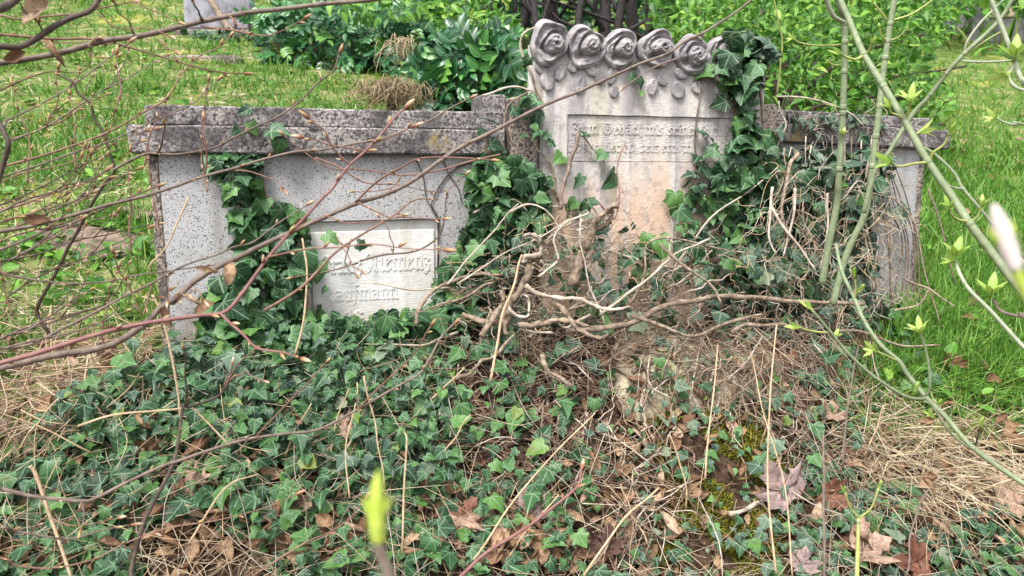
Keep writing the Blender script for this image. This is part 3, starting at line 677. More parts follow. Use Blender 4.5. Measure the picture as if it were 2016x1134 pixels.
# carved roses
def rose(kind, flip, seed):
    g = np.random.default_rng(seed); nr, na = 34, 64; bx, by = (0.22, -0.03) if not flip else (0.18, 0.05)
    ph = g.uniform(0, 6, 4); V, UV = [], []
    for i in range(nr + 4):
        r = min(i / nr, 1.0)
        for j in range(na):
            th = 2 * math.pi * j / na; rm = 1 + 0.07 * math.sin(3 * th + ph[0]) + 0.035 * math.sin(5 * th + ph[1]) + 0.06 * math.cos(2 * th + ph[2])
            x, y = r * rm * math.cos(th), r * rm * math.sin(th)
            h = 0.30 + 0.12 * (1 - r * r)
            h += 0.24 * math.exp(-((r - 0.86 - .05 * math.sin(2 * th + ph[3])) / 0.10) ** 2) * (0.7 + 0.3 * math.cos(th - 1.6 + .4 * kind))
            dx, dy = x - bx, y - by; q = math.hypot(dx, dy * (1.1 - .08 * kind)) / (0.50 + .05 * math.sin(2 * th + kind)); tb = math.atan2(dy, dx)
            if q < 1:
                h += 0.44 * math.sqrt(1 - q * q) + 0.06 * math.cos(2 * math.pi * (1.7 + .12 * kind) * q - tb + kind * 2) * min(1, (1 - q) * 4)
                h -= 0.14 * math.exp(-(q / 0.13) ** 2)
            else: h -= 0.10 * math.exp(-((q - 1.12) / 0.14) ** 2)
            hx, hy = -0.28, -0.34 - 0.05 * kind
            h -= 0.26 * math.exp(-(((x - hx) / 0.30) ** 2 + ((y - hy) / 0.17) ** 2))
            arc = abs(((tb - 2.6 + math.pi) % (2 * math.pi)) - math.pi)
            h += 0.17 * math.exp(-((q - 1.28 - 0.12 * math.sin(tb)) / 0.11) ** 2) * max(0, 1 - (arc / 1.5) ** 2)
            h += 0.13 * math.exp(-((r - 0.66 - .10 * math.sin(th * 1.5 + ph[3])) / 0.07) ** 2) * max(0, math.sin(th + ph[1])) + 0.10 * mnoise.noise(Vector((x * 3, y * 3, seed))) + 0.05 * mnoise.noise(Vector((x * 8, y * 8, seed))) + 0.02 * mnoise.noise(Vector((x * 22, y * 22, seed)))
            if i >= nr: h *= (0.62, 0.30, 0.0, -0.5)[min(i - nr, 3)]; s_ = (1.02, 1.01, 0.97, 0.93)[min(i - nr, 3)]; x *= s_; y *= s_
            V.append((x if not (seed % 3 == 2) else x, -h, y)); UV.append((x, y))
    T = []
    for i in range(nr + 3):
        for j in range(na):
            a, b = i * na + j, i * na + (j + 1) % na; T += [(a, a + na, b + na), (a, b + na, b)]
    return np.array(V), np.array(T), np.array(UV)
for k, (px, py, rx, rz, fl) in enumerate([(1084, 80, 33, 40, 0), (1156, 89, 34, 40, 1), (1222, 92, 32, 37, 0), (1296, 92, 36, 33, 1), (1364, 104, 31, 37, 0), (1424, 101, 29, 33, 1)]):
    V, T, UV = rose(0.6 * k, fl, 11 + k); u, z = uz(px, py + 3, SF + 0.02); rx *= 1.13; s = 2.0 / FOC * 1.02
    a = rng.uniform(-0.25, 0.25); c_, s_ = math.cos(a), math.sin(a)
    x, zz = V[:, 0] * c_ - V[:, 2] * s_, V[:, 0] * s_ + V[:, 2] * c_
    V = np.stack([u + x * rx * s, V[:, 1] * 0.056 - SF + 0.004, z + zz * rz * s], 1)
    obj("carved_rose", mesh_np("carved_rose", V, T, UV, mat=M_rose), mon)
def relief_leaf(u, z, L, Wd, ang, lift):
    V, T, UV, nu, nv = [], [], [], 11, 13
    for j in range(nv):
        v = j / (nv - 1); w = Wd * math.sin(math.pi * min(1, v * 0.96 + 0.02)) ** 0.75
        for i in range(nu):
            q = -1 + 2 * i / (nu - 1); x = q * w; y = (v - 0.5) * L
            h = lift * (1 - 0.5 * abs(q) ** 3) - 0.0022 * math.exp(-(q / 0.10) ** 2) + 0.0009 * math.cos(2 * math.pi * (5 * v - 1.6 * abs(q)))
            if i in (0, nu - 1) or j in (0, nv - 1): h = -0.004
            X = x * math.cos(ang) - y * math.sin(ang); Z = x * math.sin(ang) + y * math.cos(ang)
            V.append((u + X, -(SF + h), z + Z)); UV.append((q * 0.5, v))
    for j in range(nv - 1):
        for i in range(nu - 1):
            a = j * nu + i; T += [(a, a + 1, a + nu + 1), (a, a + nu + 1, a + nu)]
    return np.array(V), np.array(T), np.array(UV)
for px, py, L, wd, a in [(1077, 157, 0.058, 0.019, 0.15), (1103, 143, 0.046, 0.015, 2.7), (1066, 137, 0.034, 0.013, 1.2), (1126, 132, 0.032, 0.014, 0.3), (1141, 168, 0.046, 0.017, 2.9), (1163, 140, 0.038, 0.014, 1.0),
                          (1180, 150, 0.044, 0.017, 0.1), (1204, 148, 0.052, 0.014, 2.9), (1208, 180, 0.034, 0.014, 0.0), (1250, 140, 0.036, 0.014, 0.6), (1284, 172, 0.044, 0.015, 2.9), (1302, 158, 0.036, 0.014, 0.7),
                          (1334, 178, 0.044, 0.021, 0.3), (1340, 145, 0.040, 0.017, 1.3), (1372, 172, 0.036, 0.018, 0.1), (1394, 152, 0.040, 0.015, 0.8)]:
    u, z = uz(px, py, SF); obj("carved_leaf", mesh_np("carved_leaf", *relief_leaf(u, z, L * 1.15, wd * 1.15, a, 0.009), mat=M_rose), mon)

# rough stone in front of the stele, half buried
uu = np.linspace(ST_U0 - 0.055, ST_U1 + 0.055, 70); ww = np.linspace(-0.015, 0.52, 70); A, B = np.meshgrid(uu, ww)
SX = ORG[0] + UU[0] * A + NN[0] * B; SY = ORG[1] + UU[1] * A + NN[1] * B; SZ = np.maximum(stone_top(SX, SY), terrain(SX, SY) - 0.08)
n = 70; i0 = (np.arange(n - 1)[:, None] * n + np.arange(n - 1)[None]).ravel(); c0 = np.array([SX.mean(), SY.mean(), SZ.min()])
for q_ in range(len(SZ.ravel())):
    v_ = Vector((SX.flat[q_] * 9, SY.flat[q_] * 9, SZ.flat[q_] * 9)); SZ.flat[q_] += 0.014 * mnoise.noise(v_) + 0.010 * mnoise.noise(v_ * 2.7) + 0.006 * mnoise.noise(v_ * 7)
rk = obj("plinth_stone", mesh_np("plinth_stone", np.stack([SX, SY, SZ], 2).reshape(-1, 3) - c0, np.stack([i0, i0 + n, i0 + n + 1, i0 + 1], 1), mat=M_plinth), loc=c0)
tag(rk, "rough mossy tan stone block half buried in roots in front of the carved stele", "stone")

# ------------------------------------------------------------------ far gravestones
def far_stone(name, px, py, Wd, Ht, Dp, label, yaw=0.1, notch=False):
    q = hit(px, py)[0]; e = empty(name, q - np.array([0, 0, 0.05]), label, "gravestone", None); e.rotation_euler = (0, 0, yaw)
    bm_obj("headstone", rough_box(-Wd / 2, Wd / 2, -Dp, 0, 0.1, Ht, cell=0.15, amp=0.006, bev=0.02), M_far, e)
    bm_obj("base", rough_box(-Wd / 2 - 0.08, Wd / 2 + 0.08, -Dp - 0.05, 0.06, -0.1, 0.0985, cell=0.15, amp=0.008, bev=0.02), M_pillar, e)
    if notch: bm_obj("panel", rough_box(-Wd * 0.3, Wd * 0.3, 0.001, 0.02, Ht * 0.35, Ht * 0.8, cell=0.2, amp=0.003, bev=0.01), M_stele, e)
    return e, q
fs, fq = far_stone("distant_gravestone", 432, 72, 0.56, 1.1, 0.14, "pale grey gravestone behind bare vine stems at the top left of the slope")
far_stone("distant_gravestone", 1985, 92, 1.0, 1.3, 0.25, "tall pale grey gravestone with a raised panel at the top right edge", -0.2, True)
far_stone("distant_gravestone", 1890, 66, 0.8, 0.55, 0.25, "low pale gravestone seen through the green shrub, left of the tall one", -0.1)
q = hit(392, 118)[0]
kb = bm_obj("grave_kerb", rough_box(-0.26, 0.26, -0.12, 0, -0.07, 0.035, cell=0.06, amp=0.012, bev=0.015), M_pillar, None); kb.location = q
tag(kb, "low weathered grey grave kerb in the grass before the far gravestone", "kerb")

# ------------------------------------------------------------------ lawn, moss, dead grass (stuff)
def grass(name, n, region, hgt, wid, mat, straw=0.0, seedtone=(0, 1), lean=0.3, flat=0.0, tmp=BT):
    q = region(n); n = len(q); dist = np.linalg.norm(q - EYE, axis=1)
    az_ = rng.uniform(0, 2 * np.pi, n); d = np.stack([np.cos(az_), np.sin(az_), np.zeros(n)], 1)
    up = np.tile([0, 0, 1.0], (n, 1)) + rng.normal(0, lean, (n, 3)) + d * flat * rng.uniform(0.5, 1.5, n)[:, None] + np.array([0, -0.25 * flat, -0.2 * flat])
    up /= np.linalg.norm(up, axis=1)[:, None]
    f = frames(up, np.cross(up, np.cross(d, up)) + 1e-6); Rm = np.stack([f[:, :, 0], f[:, :, 2], f[:, :, 1]], 2)
    s = hgt * rng.uniform(0.45, 1.25, n); w_ = wid * np.clip(dist / 2.0, 0.8, 4.0)
    # width grows a little with distance so far tufts stay visible
    tv = [(t[0] * np.array([1, 1, 1]), t[1], t[2]) for t in tmp]
    Vs = []; sc3 = s
    Rm = Rm.copy(); Rm[:, :, 0] *= (w_ / (0.05 * s) * 0.5)[:, None]
    tone = rng.uniform(*seedtone, n)
    me = scatter_mesh(name, tv, q, Rm, s, tone, mat)
    return tag(obj(name, me), kind="stuff")
def px_region(poly, lift=0.0, keep=None):
    def f(n):
        c = in_poly(poly, n); q = hit(c[:, 0], c[:, 1])
        q[:, 2] = H(q[:, 0], q[:, 1]) - 0.004 + lift
        dd = np.linalg.norm(q - EYE, axis=1); j = rng.normal(0, 0.02, (n, 2)) * dd[:, None] * 0.3
        q[:, :2] += j; q[:, 2] = H(q[:, 0], q[:, 1]) - 0.004
        u = (q[:, 0] - ORG[0]) * UU[0] + (q[:, 1] - ORG[1]) * UU[1]; w = (q[:, 0] - ORG[0]) * NN[0] + (q[:, 1] - ORG[1]) * NN[1]
        ok = ~((u > -1.28) & (u < 1.08) & (w > -0.2) & (w < 0.05))
        if keep is not None: ok &= keep(q)
        return q[ok]
    return f
LEFT = [(-420, -60), (1000, -60), (1000, 240), (290, 240), (310, 660), (-420, 800)]
RIGHT = [(1500, -60), (2450, -60), (2450, 900), (1700, 780), (1800, 600), (1830, 300), (1500, 300)]
def patch(scale, thr, ph):
    return lambda q: vnoise(q[:, 0] + ph, q[:, 1] - ph, scale) > thr
soilc = hit(140, 480)[0]
nosoil = lambda q: (np.hypot((q[:, 0] - soilc[0]) / 0.27, (q[:, 1] - soilc[1]) / 0.12) > rng.uniform(0.45, 1.05, len(q)))
grass("lawn_grass", 36000, px_region(LEFT, keep=lambda q: nosoil(q) & (vnoise(q[:, 0], q[:, 1], 1.6) + rng.normal(0, .4, len(q)) > 0.0)), 0.085, 0.0034, M_grass, seedtone=(0.35, 1.0), lean=0.45)
grass("tall_grass", 10000, px_region(LEFT, keep=lambda q: nosoil(q) & (vnoise(q[:, 0] + 4, q[:, 1], 1.7) + rng.normal(0, .2, len(q)) > 0.5)), 0.13, 0.004, M_grass, seedtone=(0.2, 0.95), lean=0.35)
grass("dead_thatch", 19000, px_region(LEFT, keep=lambda q: nosoil(q) & (vnoise(q[:, 0] + 9, q[:, 1] + 2, 1.3) + rng.normal(0, .5, len(q)) > -0.1)), 0.075, 0.0026, M_straw, lean=0.4, flat=1.3)
grass("lawn_moss", 20000, px_region(LEFT, keep=lambda q: nosoil(q) & (vnoise(q[:, 0] + 2, q[:, 1] + 5, 1.5) > 0.45)), 0.022, 0.006, M_moss, lean=0.6)
grass("lawn_grass", 21000, px_region(RIGHT), 0.08, 0.0032, M_grass, seedtone=(0.3, 0.98), lean=0.38)
grass("tall_grass", 7000, px_region([(1780, 300), (2200, 300), (2200, 760), (1700, 760), (1790, 600)]), 0.12, 0.003, M_grass, seedtone=(0.15, 0.85), lean=0.3)
grass("dead_thatch", 5000, px_region(RIGHT, keep=lambda q: vnoise(q[:, 0] + 9, q[:, 1] + 2, 1.3) + rng.normal(0, .4, len(q)) > 0.35), 0.07, 0.003, M_straw, lean=0.4, flat=1.2)
grass("dead_grass", 1500, px_region([(1640, 800), (1800, 790), (2016, 850), (2016, 960), (1850, 1000), (1700, 980)]), 0.15, 0.0028, M_straw, lean=0.35, flat=1.6)
grass("verge_grass", 1500, px_region([(1640, 700), (2016, 700), (2016, 860), (1780, 880), (1650, 840)]), 0.10, 0.0026, M_grass, lean=0.5, flat=0.8)
grass("dead_grass", 700, px_region([(30, 720), (330, 700), (330, 800), (60, 830)]), 0.10, 0.0028, M_straw, lean=0.5, flat=1.4)
grass("dead_grass", 180, px_region([(480, 1010), (640, 1000), (660, 1134), (470, 1134)]), 0.07, 0.0014, M_straw, lean=0.5, flat=1.2)
grass("plinth_moss", 14000, px_region([(1290, 850), (1330, 800), (1420, 830), (1530, 850), (1560, 990), (1520, 1134), (1290, 1134), (1330, 980), (1300, 930)], keep=lambda q: vnoise(q[:, 0], q[:, 1], 5) > -0.2), 0.028, 0.0042, M_mossg, lean=0.6)
def weeds(name, poly, n, size):
    c = in_poly(poly, n); q = hit(c[:, 0], c[:, 1]); w = (q[:, 0] - ORG[0]) * NN[0] + (q[:, 1] - ORG[1]) * NN[1]; q = q[(w < -.2) | (w > .02)]; n = len(q); q[:, 2] += .01
    q = q[rng.integers(0, max(1, n // 5), n)] + np.column_stack([rng.normal(0, .03, (n, 2)), rng.uniform(0, .02, n)])
    tag(obj(name, scatter_mesh(name, OVT, q, frames(rng.normal(0, 1, (n, 3)), rng.normal(0, .4, (n, 3)) + [0, -.3, .9]), size * rng.uniform(.5, 1.3, n), rng.uniform(0, 1, n), M_shrub)), kind="stuff")
weeds("lawn_weeds", LEFT, 1300, .045); weeds("lawn_weeds", RIGHT, 1300, .05)
# bare soil beside the left wing
a_ = np.linspace(0, 2 * np.pi, 40, endpoint=False); parts = [(0, 0)]
rr = np.array([0.25, 0.5, 0.75, 1.0]); pts = np.array([(0, 0)] + [(r_ * 0.27 * math.cos(t) * (1 + .2 * math.sin(3 * t)), r_ * 0.12 * math.sin(t) * (1 + .25 * math.cos(4 * t))) for r_ in rr for t in a_])
sx, sy = pts[:, 0] + soilc[0], pts[:, 1] + soilc[1]; rad_ = np.hypot(pts[:, 0] / .27, pts[:, 1] / .12)
szv = terrain(sx, sy) + 0.012 - 0.03 * np.clip(rad_ - 0.6, 0, 1) + 0.007 * vnoise(sx, sy, 9)
T = [(0, 1 + i, 1 + (i + 1) % 40) for i in range(40)]
for k in range(3):
    for i in range(40):
        a, b = 1 + k * 40 + i, 1 + k * 40 + (i + 1) % 40; T += [(a, a + 40, b + 40), (a, b + 40, b)]
tag(obj("bare_soil", mesh_np("bare_soil", np.stack([sx, sy, szv], 1), np.array(T), mat=M_soil)), kind="structure")
for (px, py) in ((255, 420), (285, 432)):
    q = hit(px, py)[0]; bm = bmesh.new(); bmesh.ops.create_icosphere(bm, subdivisions=3, radius=0.045)
    for v in bm.verts: v.co = v.co * (1 + 0.35 * mnoise.noise(v.co * 30 + Vector((px, 0, 0)))); v.co.z *= 0.6
    o = bm_obj("soil_clod", bm, M_soil, None, True); o.location = q
    tag(o, "clod of bare brown earth beside the left wing's edge, " + ("smaller, further from the stone" if px == 255 else "right up against the stone"), "earth clod")
# far fringe of undergrowth above the frame line so the slope does not end bare
grass("far_undergrowth", 6000, lambda n: (lambda x, y: np.stack([x, y, terrain(x, y)], 1))(rng.uniform(-14, 22, n), rng.uniform(9, 26, n)), 0.5, 0.012, M_grass, lean=0.5)

# ------------------------------------------------------------------ shrubs behind
def shrub(name, label, cat, base, stems, leaf_px, depth, n_parts, n_mass, temps, mat, size, stem_mat, stem_r, part="leaf", up=0.3, face=0.5):
    root = empty(name, base, label, cat)
    b = np.asarray(base)
    for s_ in stems:
        pts = catmull([np.asarray(p) for p in s_], 5); pts = wiggle(pts, 0.02); r_ = np.linspace(stem_r, stem_r * 0.4, len(pts)) * rng.uniform(0.7, 1.3)
        obj("stem", mesh_np("stem", *(lambda t: (t[0] - b, t[1], t[2]))(tube(pts, r_, 6)), mat=stem_mat), root)
    def place(n):
        polys = leaf_px; per = [max(1, int(n * f)) for _, f in polys]; c = np.vstack([in_poly(p, k) for (p, _), k in zip(polys, per)])
        d = rng.uniform(*depth, len(c)); q = EYE + (RT[None] * ((c[:, 0] - 1008) / FOC)[:, None] + UP[None] * ((567 - c[:, 1]) / FOC)[:, None] + FW[None]) * d[:, None]
        cl = q[rng.integers(0, len(q), len(q))]; m = rng.random(len(q)) < 0.45                     # clumping
        q[m] = q[m] * 0.35 + (q[m] * 0.0 + cl[m]) * 0.65 if False else q[m]
        hz = terrain(q[:, 0], q[:, 1]) + 0.03; q = q[q[:, 2] > hz]
        n = len(q); nr = rng.normal(0, 0.5, (n, 3)) + np.array([0, -face, 1 - face]) ; tp = rng.normal(0, 1, (n, 3)) + np.array([0, -0.3, up - 0.6])
        return q, frames(tp, nr), size * rng.uniform(0.6, 1.25, n)
    q, Rm, s = place(n_parts); mes = [mesh_np(part, *t, mat=mat) for t in temps]
    for i in range(len(q)):
        obj(part, mes[i % len(mes)], root, matrix=mat4(Rm[i], q[i] - b, s[i]))
    if n_mass:
        q, Rm, s = place(n_mass); o = obj("foliage", scatter_mesh("foliage", temps, q - b, Rm, s, rng.uniform(0, 1, len(q)), mat), root); o["kind"] = "stuff"
    return root
def gp(px, py, d): return P(px, py, d)
def onto(p): p = np.array(p); p[2] = terrain(p[0], p[1]); return p
# mahonia clumps
b1 = onto(P(900, 230, 3.0))
shrub("mahonia_bush", "glossy dark green mahonia bush just behind the left coping beside the stele", "bush", b1,
      [[b1 + rng.normal(0, .05, 3) * [1, 1, 0], P(px, py + 40, 3.0), P(px, py, 3.0)] for px, py in [(840, 190), (890, 120), (930, 110), (970, 100), (850, 150), (920, 170)]],
      [([(810, 215), (830, 160), (820, 115), (880, 85), (990, 75), (1010, 130), (1000, 180), (930, 215)], 1.0)], (2.75, 3.35), 250, 220, MT, M_maho, 0.105, M_barkd, 0.006, face=0.62)
b2 = onto(P(680, 150, 5.7))
shrub("mahonia_bush", "wide dark green mahonia thicket behind the grass in the upper middle", "bush", b2,
      [[b2 + rng.normal(0, .3, 3) * [1, 1, 0], P(px, py + 30, 5.6), P(px, py, 5.5)] for px, py in [(600, 60), (650, 40), (700, 70), (740, 30), (790, 60), (830, 40), (580, 100), (870, 20)]],
      [([(490, 40), (560, 5), (700, 0), (880, -20), (960, 30), (830, 100), (800, 150), (730, 150), (600, 140), (500, 100)], 0.8), ([(560, 60), (820, 60), (820, 150), (600, 140)], 0.2)],
      (5.1, 6.6), 295, 900, MT, M_maho, 0.125, M_barkd, 0.007, face=0.6)
for k, (px, py, d) in enumerate([(960, 78, 2.8), (900, 120, 2.8)]):
    q = P(px, py, d); vv = rng.normal(0, 0.012, (26, 3)) * [0.5, 0.5, 1.2]
    me = scatter_mesh("flower_cluster", [spindle(5)], q + vv, frames(rng.normal(0, 1, (26, 3)), rng.normal(0, 1, (26, 3))), np.full(26, 0.012), rng.uniform(0, 1, 26), M_young)
    o = obj("flower_spike", me, bpy.data.objects["mahonia_bush"]); o.matrix_basis = Matrix.Translation(-Vector(b1))
# low spring growth under the trees
b3 = onto(P(900, 60, 5.2))
shrub("leafy_undergrowth", "bright green leafy undergrowth in front of the dark trunks", "undergrowth", b3, [[b3, P(900, 30, 5.0)], [b3, P(960, 40, 5.0)]],
      [([(850, 30), (1000, 20), (1030, 60), (1020, 120), (960, 70), (860, 60)], 0.6), ([(640, 0), (980, -20), (980, 30), (700, 40)], 0.4)], (4.5, 5.2), 260, 420, SHT, M_shrub, 0.075, M_barkd, 0.005)
# dark trunks
for k, (x0, x1, d, r_) in enumerate([(930, 905, 5.6, .05), (955, 968, 5.9, .06), (985, 975, 5.7, .035), (1012, 1030, 6.0, .05), (1050, 1040, 5.6, .03), (1080, 1100, 5.9, .06), (1120, 1112, 6.1, .045), (1150, 1172, 5.8, .035),
                                      (1185, 1180, 6.2, .06), (1215, 1240, 5.9, .04), (1245, 1250, 6.1, .055), (1280, 1310, 5.8, .035), (1310, 1335, 6.0, .05), (860, 838, 5.8, .035), (890, 885, 6.1, .04)]):
    b = onto(P(x0, 90, d)); top = P(x1, -260, d)
    pts = wiggle(catmull([b - [0, 0, .1], b * .6 + top * .4 + rng.normal(0, .05, 3), top], 6), 0.05)
    o = obj("shrub_trunk", mesh_np("shrub_trunk", *(lambda t: (t[0] - b, t[1], t[2]))(tube(pts, np.linspace(r_, r_ * .6, len(pts)), 8)), mat=M_trunk), loc=b)
    wh = "above the mahonia" if x0 < 920 else "between the mahonia and the first rose" if x0 < 1040 else "behind the " + ["first", "second", "third", "fourth", "fifth"][min(4, max(0, int((x0 - 1050) / 66)))] + " rose"
    tag(o, f"{'thick' if r_ >= .05 else 'medium' if r_ >= .04 else 'slender'} dark shrub trunk leaning {'left' if x1 < x0 else 'right'} {wh}", "trunk", "dark trunks behind the roses")
    for j in range(2):
        a = pts[rng.integers(2, 7)]; e_ = a + np.array([rng.normal(0, .5), rng.normal(0, .3), rng.uniform(.4, 1.1)])
        t_ = tube(wiggle(catmull([a, (a + e_) / 2 + rng.normal(0, .06, 3), e_], 5), .03), np.linspace(r_ * .4, r_ * .15, 11), 5)
        obj("limb", mesh_np("limb", t_[0] - b, t_[1], t_[2], mat=M_trunk), o)
b4 = onto(P(1150, 40, 7.0))
shrub("dark_thicket", "deep green thicket filling the shade behind the dark trunks", "thicket", b4, [[b4, P(1150, -40, 7.0)]],
      [([(820, 70), (820, -120), (1350, -120), (1350, 90), (1100, 70)], 1.0)], (6.4, 7.6), 240, 1800, OVT, M_maho, 0.12, M_trunk, 0.02, face=0.3)
# spring shrub right of the stele
b5 = onto(P(1440, 330, 3.7))
st5 = []
for (x, y) in [(1560, 20), (1620, 90), (1700, 60), (1500, 10), (1660, 160), (1760, 120), (1840, 60), (1600, 220), (1720, 250), (1430, 30), (1380, -10), (1800, 190), (1860, 250), (1550, 130), (1900, 130), (1480, 80)]:
    d = rng.uniform(3.5, 4.6); e_ = P(x, y, d); b_ = b5 + rng.normal(0, .15, 3) * [1, 1, 0]
    m_ = b_ * .45 + e_ * .55 + np.array([-.06, 0, .10]); st5.append([b_ - [0, 0, .05], m_, e_])
shrub("spring_shrub", "big shrub with fresh light green leaves and dark arching stems right of the stele", "shrub", b5, st5,
      [([(1330, -30), (1860, -60), (1880, 40), (1830, 120), (1880, 200), (1800, 300), (1700, 330), (1530, 330), (1510, 200), (1440, 100), (1340, 70)], 0.85), ([(1500, 100), (1760, 100), (1760, 320), (1520, 320)], 0.15)],
      (3.4, 5.0), 295, 7500, SHT, M_shrub, 0.056, M_barkd, 0.018, face=0.3)
b6 = onto(P(1420, 60, 6.0))
shrub("spring_shrub", "fresh green shrub further back between the trunks and the right-hand shrub", "shrub", b6, [[b6, P(1420, -40, 6.0)], [b6, P(1500, -40, 6.0)], [b6, P(1320, -20, 6.0)]],
      [([(1270, -60), (1600, -60), (1600, 120), (1420, 120), (1280, 60)], 1.0)], (5.0, 6.2), 150, 1200, SHT, M_shrub, 0.10, M_barkd, 0.014, face=0.45)
b7 = onto(P(1800, 40, 9.0))
shrub("far_hedge", "green hedge growing across the top of the right-hand slope", "hedge", b7, [[b7, P(1800, -40, 9.0)]],
      [([(1560, 40), (1560, -120), (2150, -120), (2150, 30), (1960, 20), (1880, 30), (1760, 70)], 1.0)], (9.0, 12.0), 100, 2600, SHT, M_shrub, 0.2, M_barkd, 0.02, face=0.45)

# ------------------------------------------------------------------ ivy
def wall_place(c, size_px, off=(0.015, 0.06), droop=0.75):
    n = len(c); o = rng.uniform(*off, n); q = np.array([W(x, y, w) for (x, y), w in zip(c, o)])
    g = H(q[:, 0], q[:, 1]) + 0.01; q[:, 2] = np.maximum(q[:, 2], g)
    nr = NN[None] * 0.8 + np.array([0, 0, 0.45]) + rng.normal(0, 0.5, (n, 3)); tp = np.array([0, 0, -1.0]) * droop + UU[None] * rng.normal(0, 0.7, n)[:, None] + rng.normal(0, 0.2, (n, 3))
    dist = np.linalg.norm(q - EYE, axis=1); return q, frames(tp, nr), 0.78 * size_px / FOC * dist * rng.lognormal(0, .32, n).clip(.45, 1.7)
def ground_place(c, size_px, off=(0.008, 0.05)):
    q = hit(c[:, 0], c[:, 1]); n = len(q); nr0 = normal_at(q); q = q + nr0 * rng.uniform(*off, n)[:, None]
    nr = nr0 * 0.8 + np.array([0, -0.30, 0.35]) + rng.normal(0, 0.48, (n, 3)); tp = rng.normal(0, 0.8, (n, 3)) + np.array([0, -0.7, -0.7])
    dist = np.linalg.norm(q - EYE, axis=1); return q, frames(tp, nr), 0.60 * size_px / FOC * dist * rng.lognormal(0, .36, n).clip(.4, 1.8)
def cat3(l): return [np.concatenate(x) for x in zip(*l)]
def ivy(label, base, parts, mass, stems, mes=ME_ivy, temps=IT, mat=M_ivy, cat="ivy", pale=None):
    root = empty("ivy_plant", base, label, cat); b = np.asarray(base)
    if parts:
        q, Rm, s = cat3(parts)
        if len(q) > 296: raise RuntimeError("too many leaves")
        for i in range(len(q)):
            m_ = mes if not (pale and rng.random() < pale) else ME_ivyp
            obj("leaf", m_[rng.integers(0, len(m_))], root, matrix=mat4(Rm[i], q[i] - b, s[i]))
    if mass:
        q, Rm, s = cat3(mass); o = obj("leaf_mass", scatter_mesh("leaf_mass", temps, q - b, Rm, s, rng.uniform(0, 1, len(q)), mat), root); o["kind"] = "stuff"
    for pts, r0, r1, sm in stems:
        pts = np.asarray(pts); v, f, u = tube(pts, np.linspace(r0, r1, len(pts)) * (1 + 0.12 * np.sin(np.arange(len(pts)) * 1.7)), 6)
        obj("stem", mesh_np("stem", v - b, f, u, mat=sm), root)
    return root
def wstem(pts, off=0.02, dia=5, mat=M_ivystem, per=5, wig=0.006, taper=0.5):
    p3 = [W(x, y, (o[0] if o else off)) for x, y, *o in pts]; d = np.linalg.norm(p3[0] - EYE); r_ = dia / 2 / FOC * d
    return (wiggle(catmull(p3, per), wig), r_, r_ * taper, mat)
def dstem(pts, d0, d1, dia, mat=M_ivystem, per=5, wig=0.004, taper=0.6):
    p3 = [P(x, y, d0 + (d1 - d0) * i / (len(pts) - 1)) for i, (x, y) in enumerate(pts)]; r_ = dia / 2 / FOC * d0
    return (wiggle(catmull(p3, per), wig), r_, r_ * taper, mat)

A1 = [(415, 310), (505, 303), (520, 345), (500, 380), (560, 400), (592, 430), (590, 470), (520, 455), (470, 455), (440, 430), (448, 370)]
A2 = [(470, 480), (600, 450), (612, 520), (592, 600), (650, 640), (570, 690), (400, 690), (395, 600), (440, 540), (500, 500)]
A3 = [(400, 665), (660, 640), (860, 610), (900, 690), (880, 770), (600, 750), (345, 740)]
one = lambda L: np.array(L, float)
ivy("dark green ivy climbing the left wing beside and over the white plaque", W(500, 700, 0.05),
    [wall_place(in_poly(A1, 42), 44), wall_place(in_poly(A2, 100), 44, (0.02, 0.09)), wall_place(in_poly(A3, 140), 38, (0.03, 0.16)),
     wall_place(one([(485, 218), (470, 257), (498, 250), (545, 258), (550, 285), (650, 466), (628, 530), (712, 482), (604, 470), (640, 570), (600, 560)]), 40, (0.04, 0.06))],
    [wall_place(in_poly(A2, 210), 40, (0.005, 0.04)), wall_place(in_poly(A3, 360), 40, (0.01, 0.10)), wall_place(in_poly(A1, 60), 38, (0.005, 0.03))],
    [wstem([(500, 690), (480, 600), (500, 520), (470, 430), (480, 350), (490, 300), (495, 240)]), wstem([(520, 690), (560, 560), (590, 450), (530, 400), (510, 330), (470, 300)]), wstem([(610, 690), (606, 560), (598, 470), (592, 400)], dia=4, mat=M_ivystemp),
     wstem([(1005, 305), (900, 330), (850, 400), (866, 440), (862, 520), (868, 600)], 0.006, 3.5, M_barkd), wstem([(822, 310), (838, 380), (862, 430)], 0.006, 3, M_barkd), wstem([(876, 320), (895, 360), (910, 400)], 0.006, 3, M_barkd)])
B1 = [(940, 325), (990, 290), (1040, 345), (1078, 345), (1082, 430), (1050, 470), (1010, 500), (970, 560), (930, 640), (830, 640), (855, 590), (900, 500), (930, 430), (925, 355)]
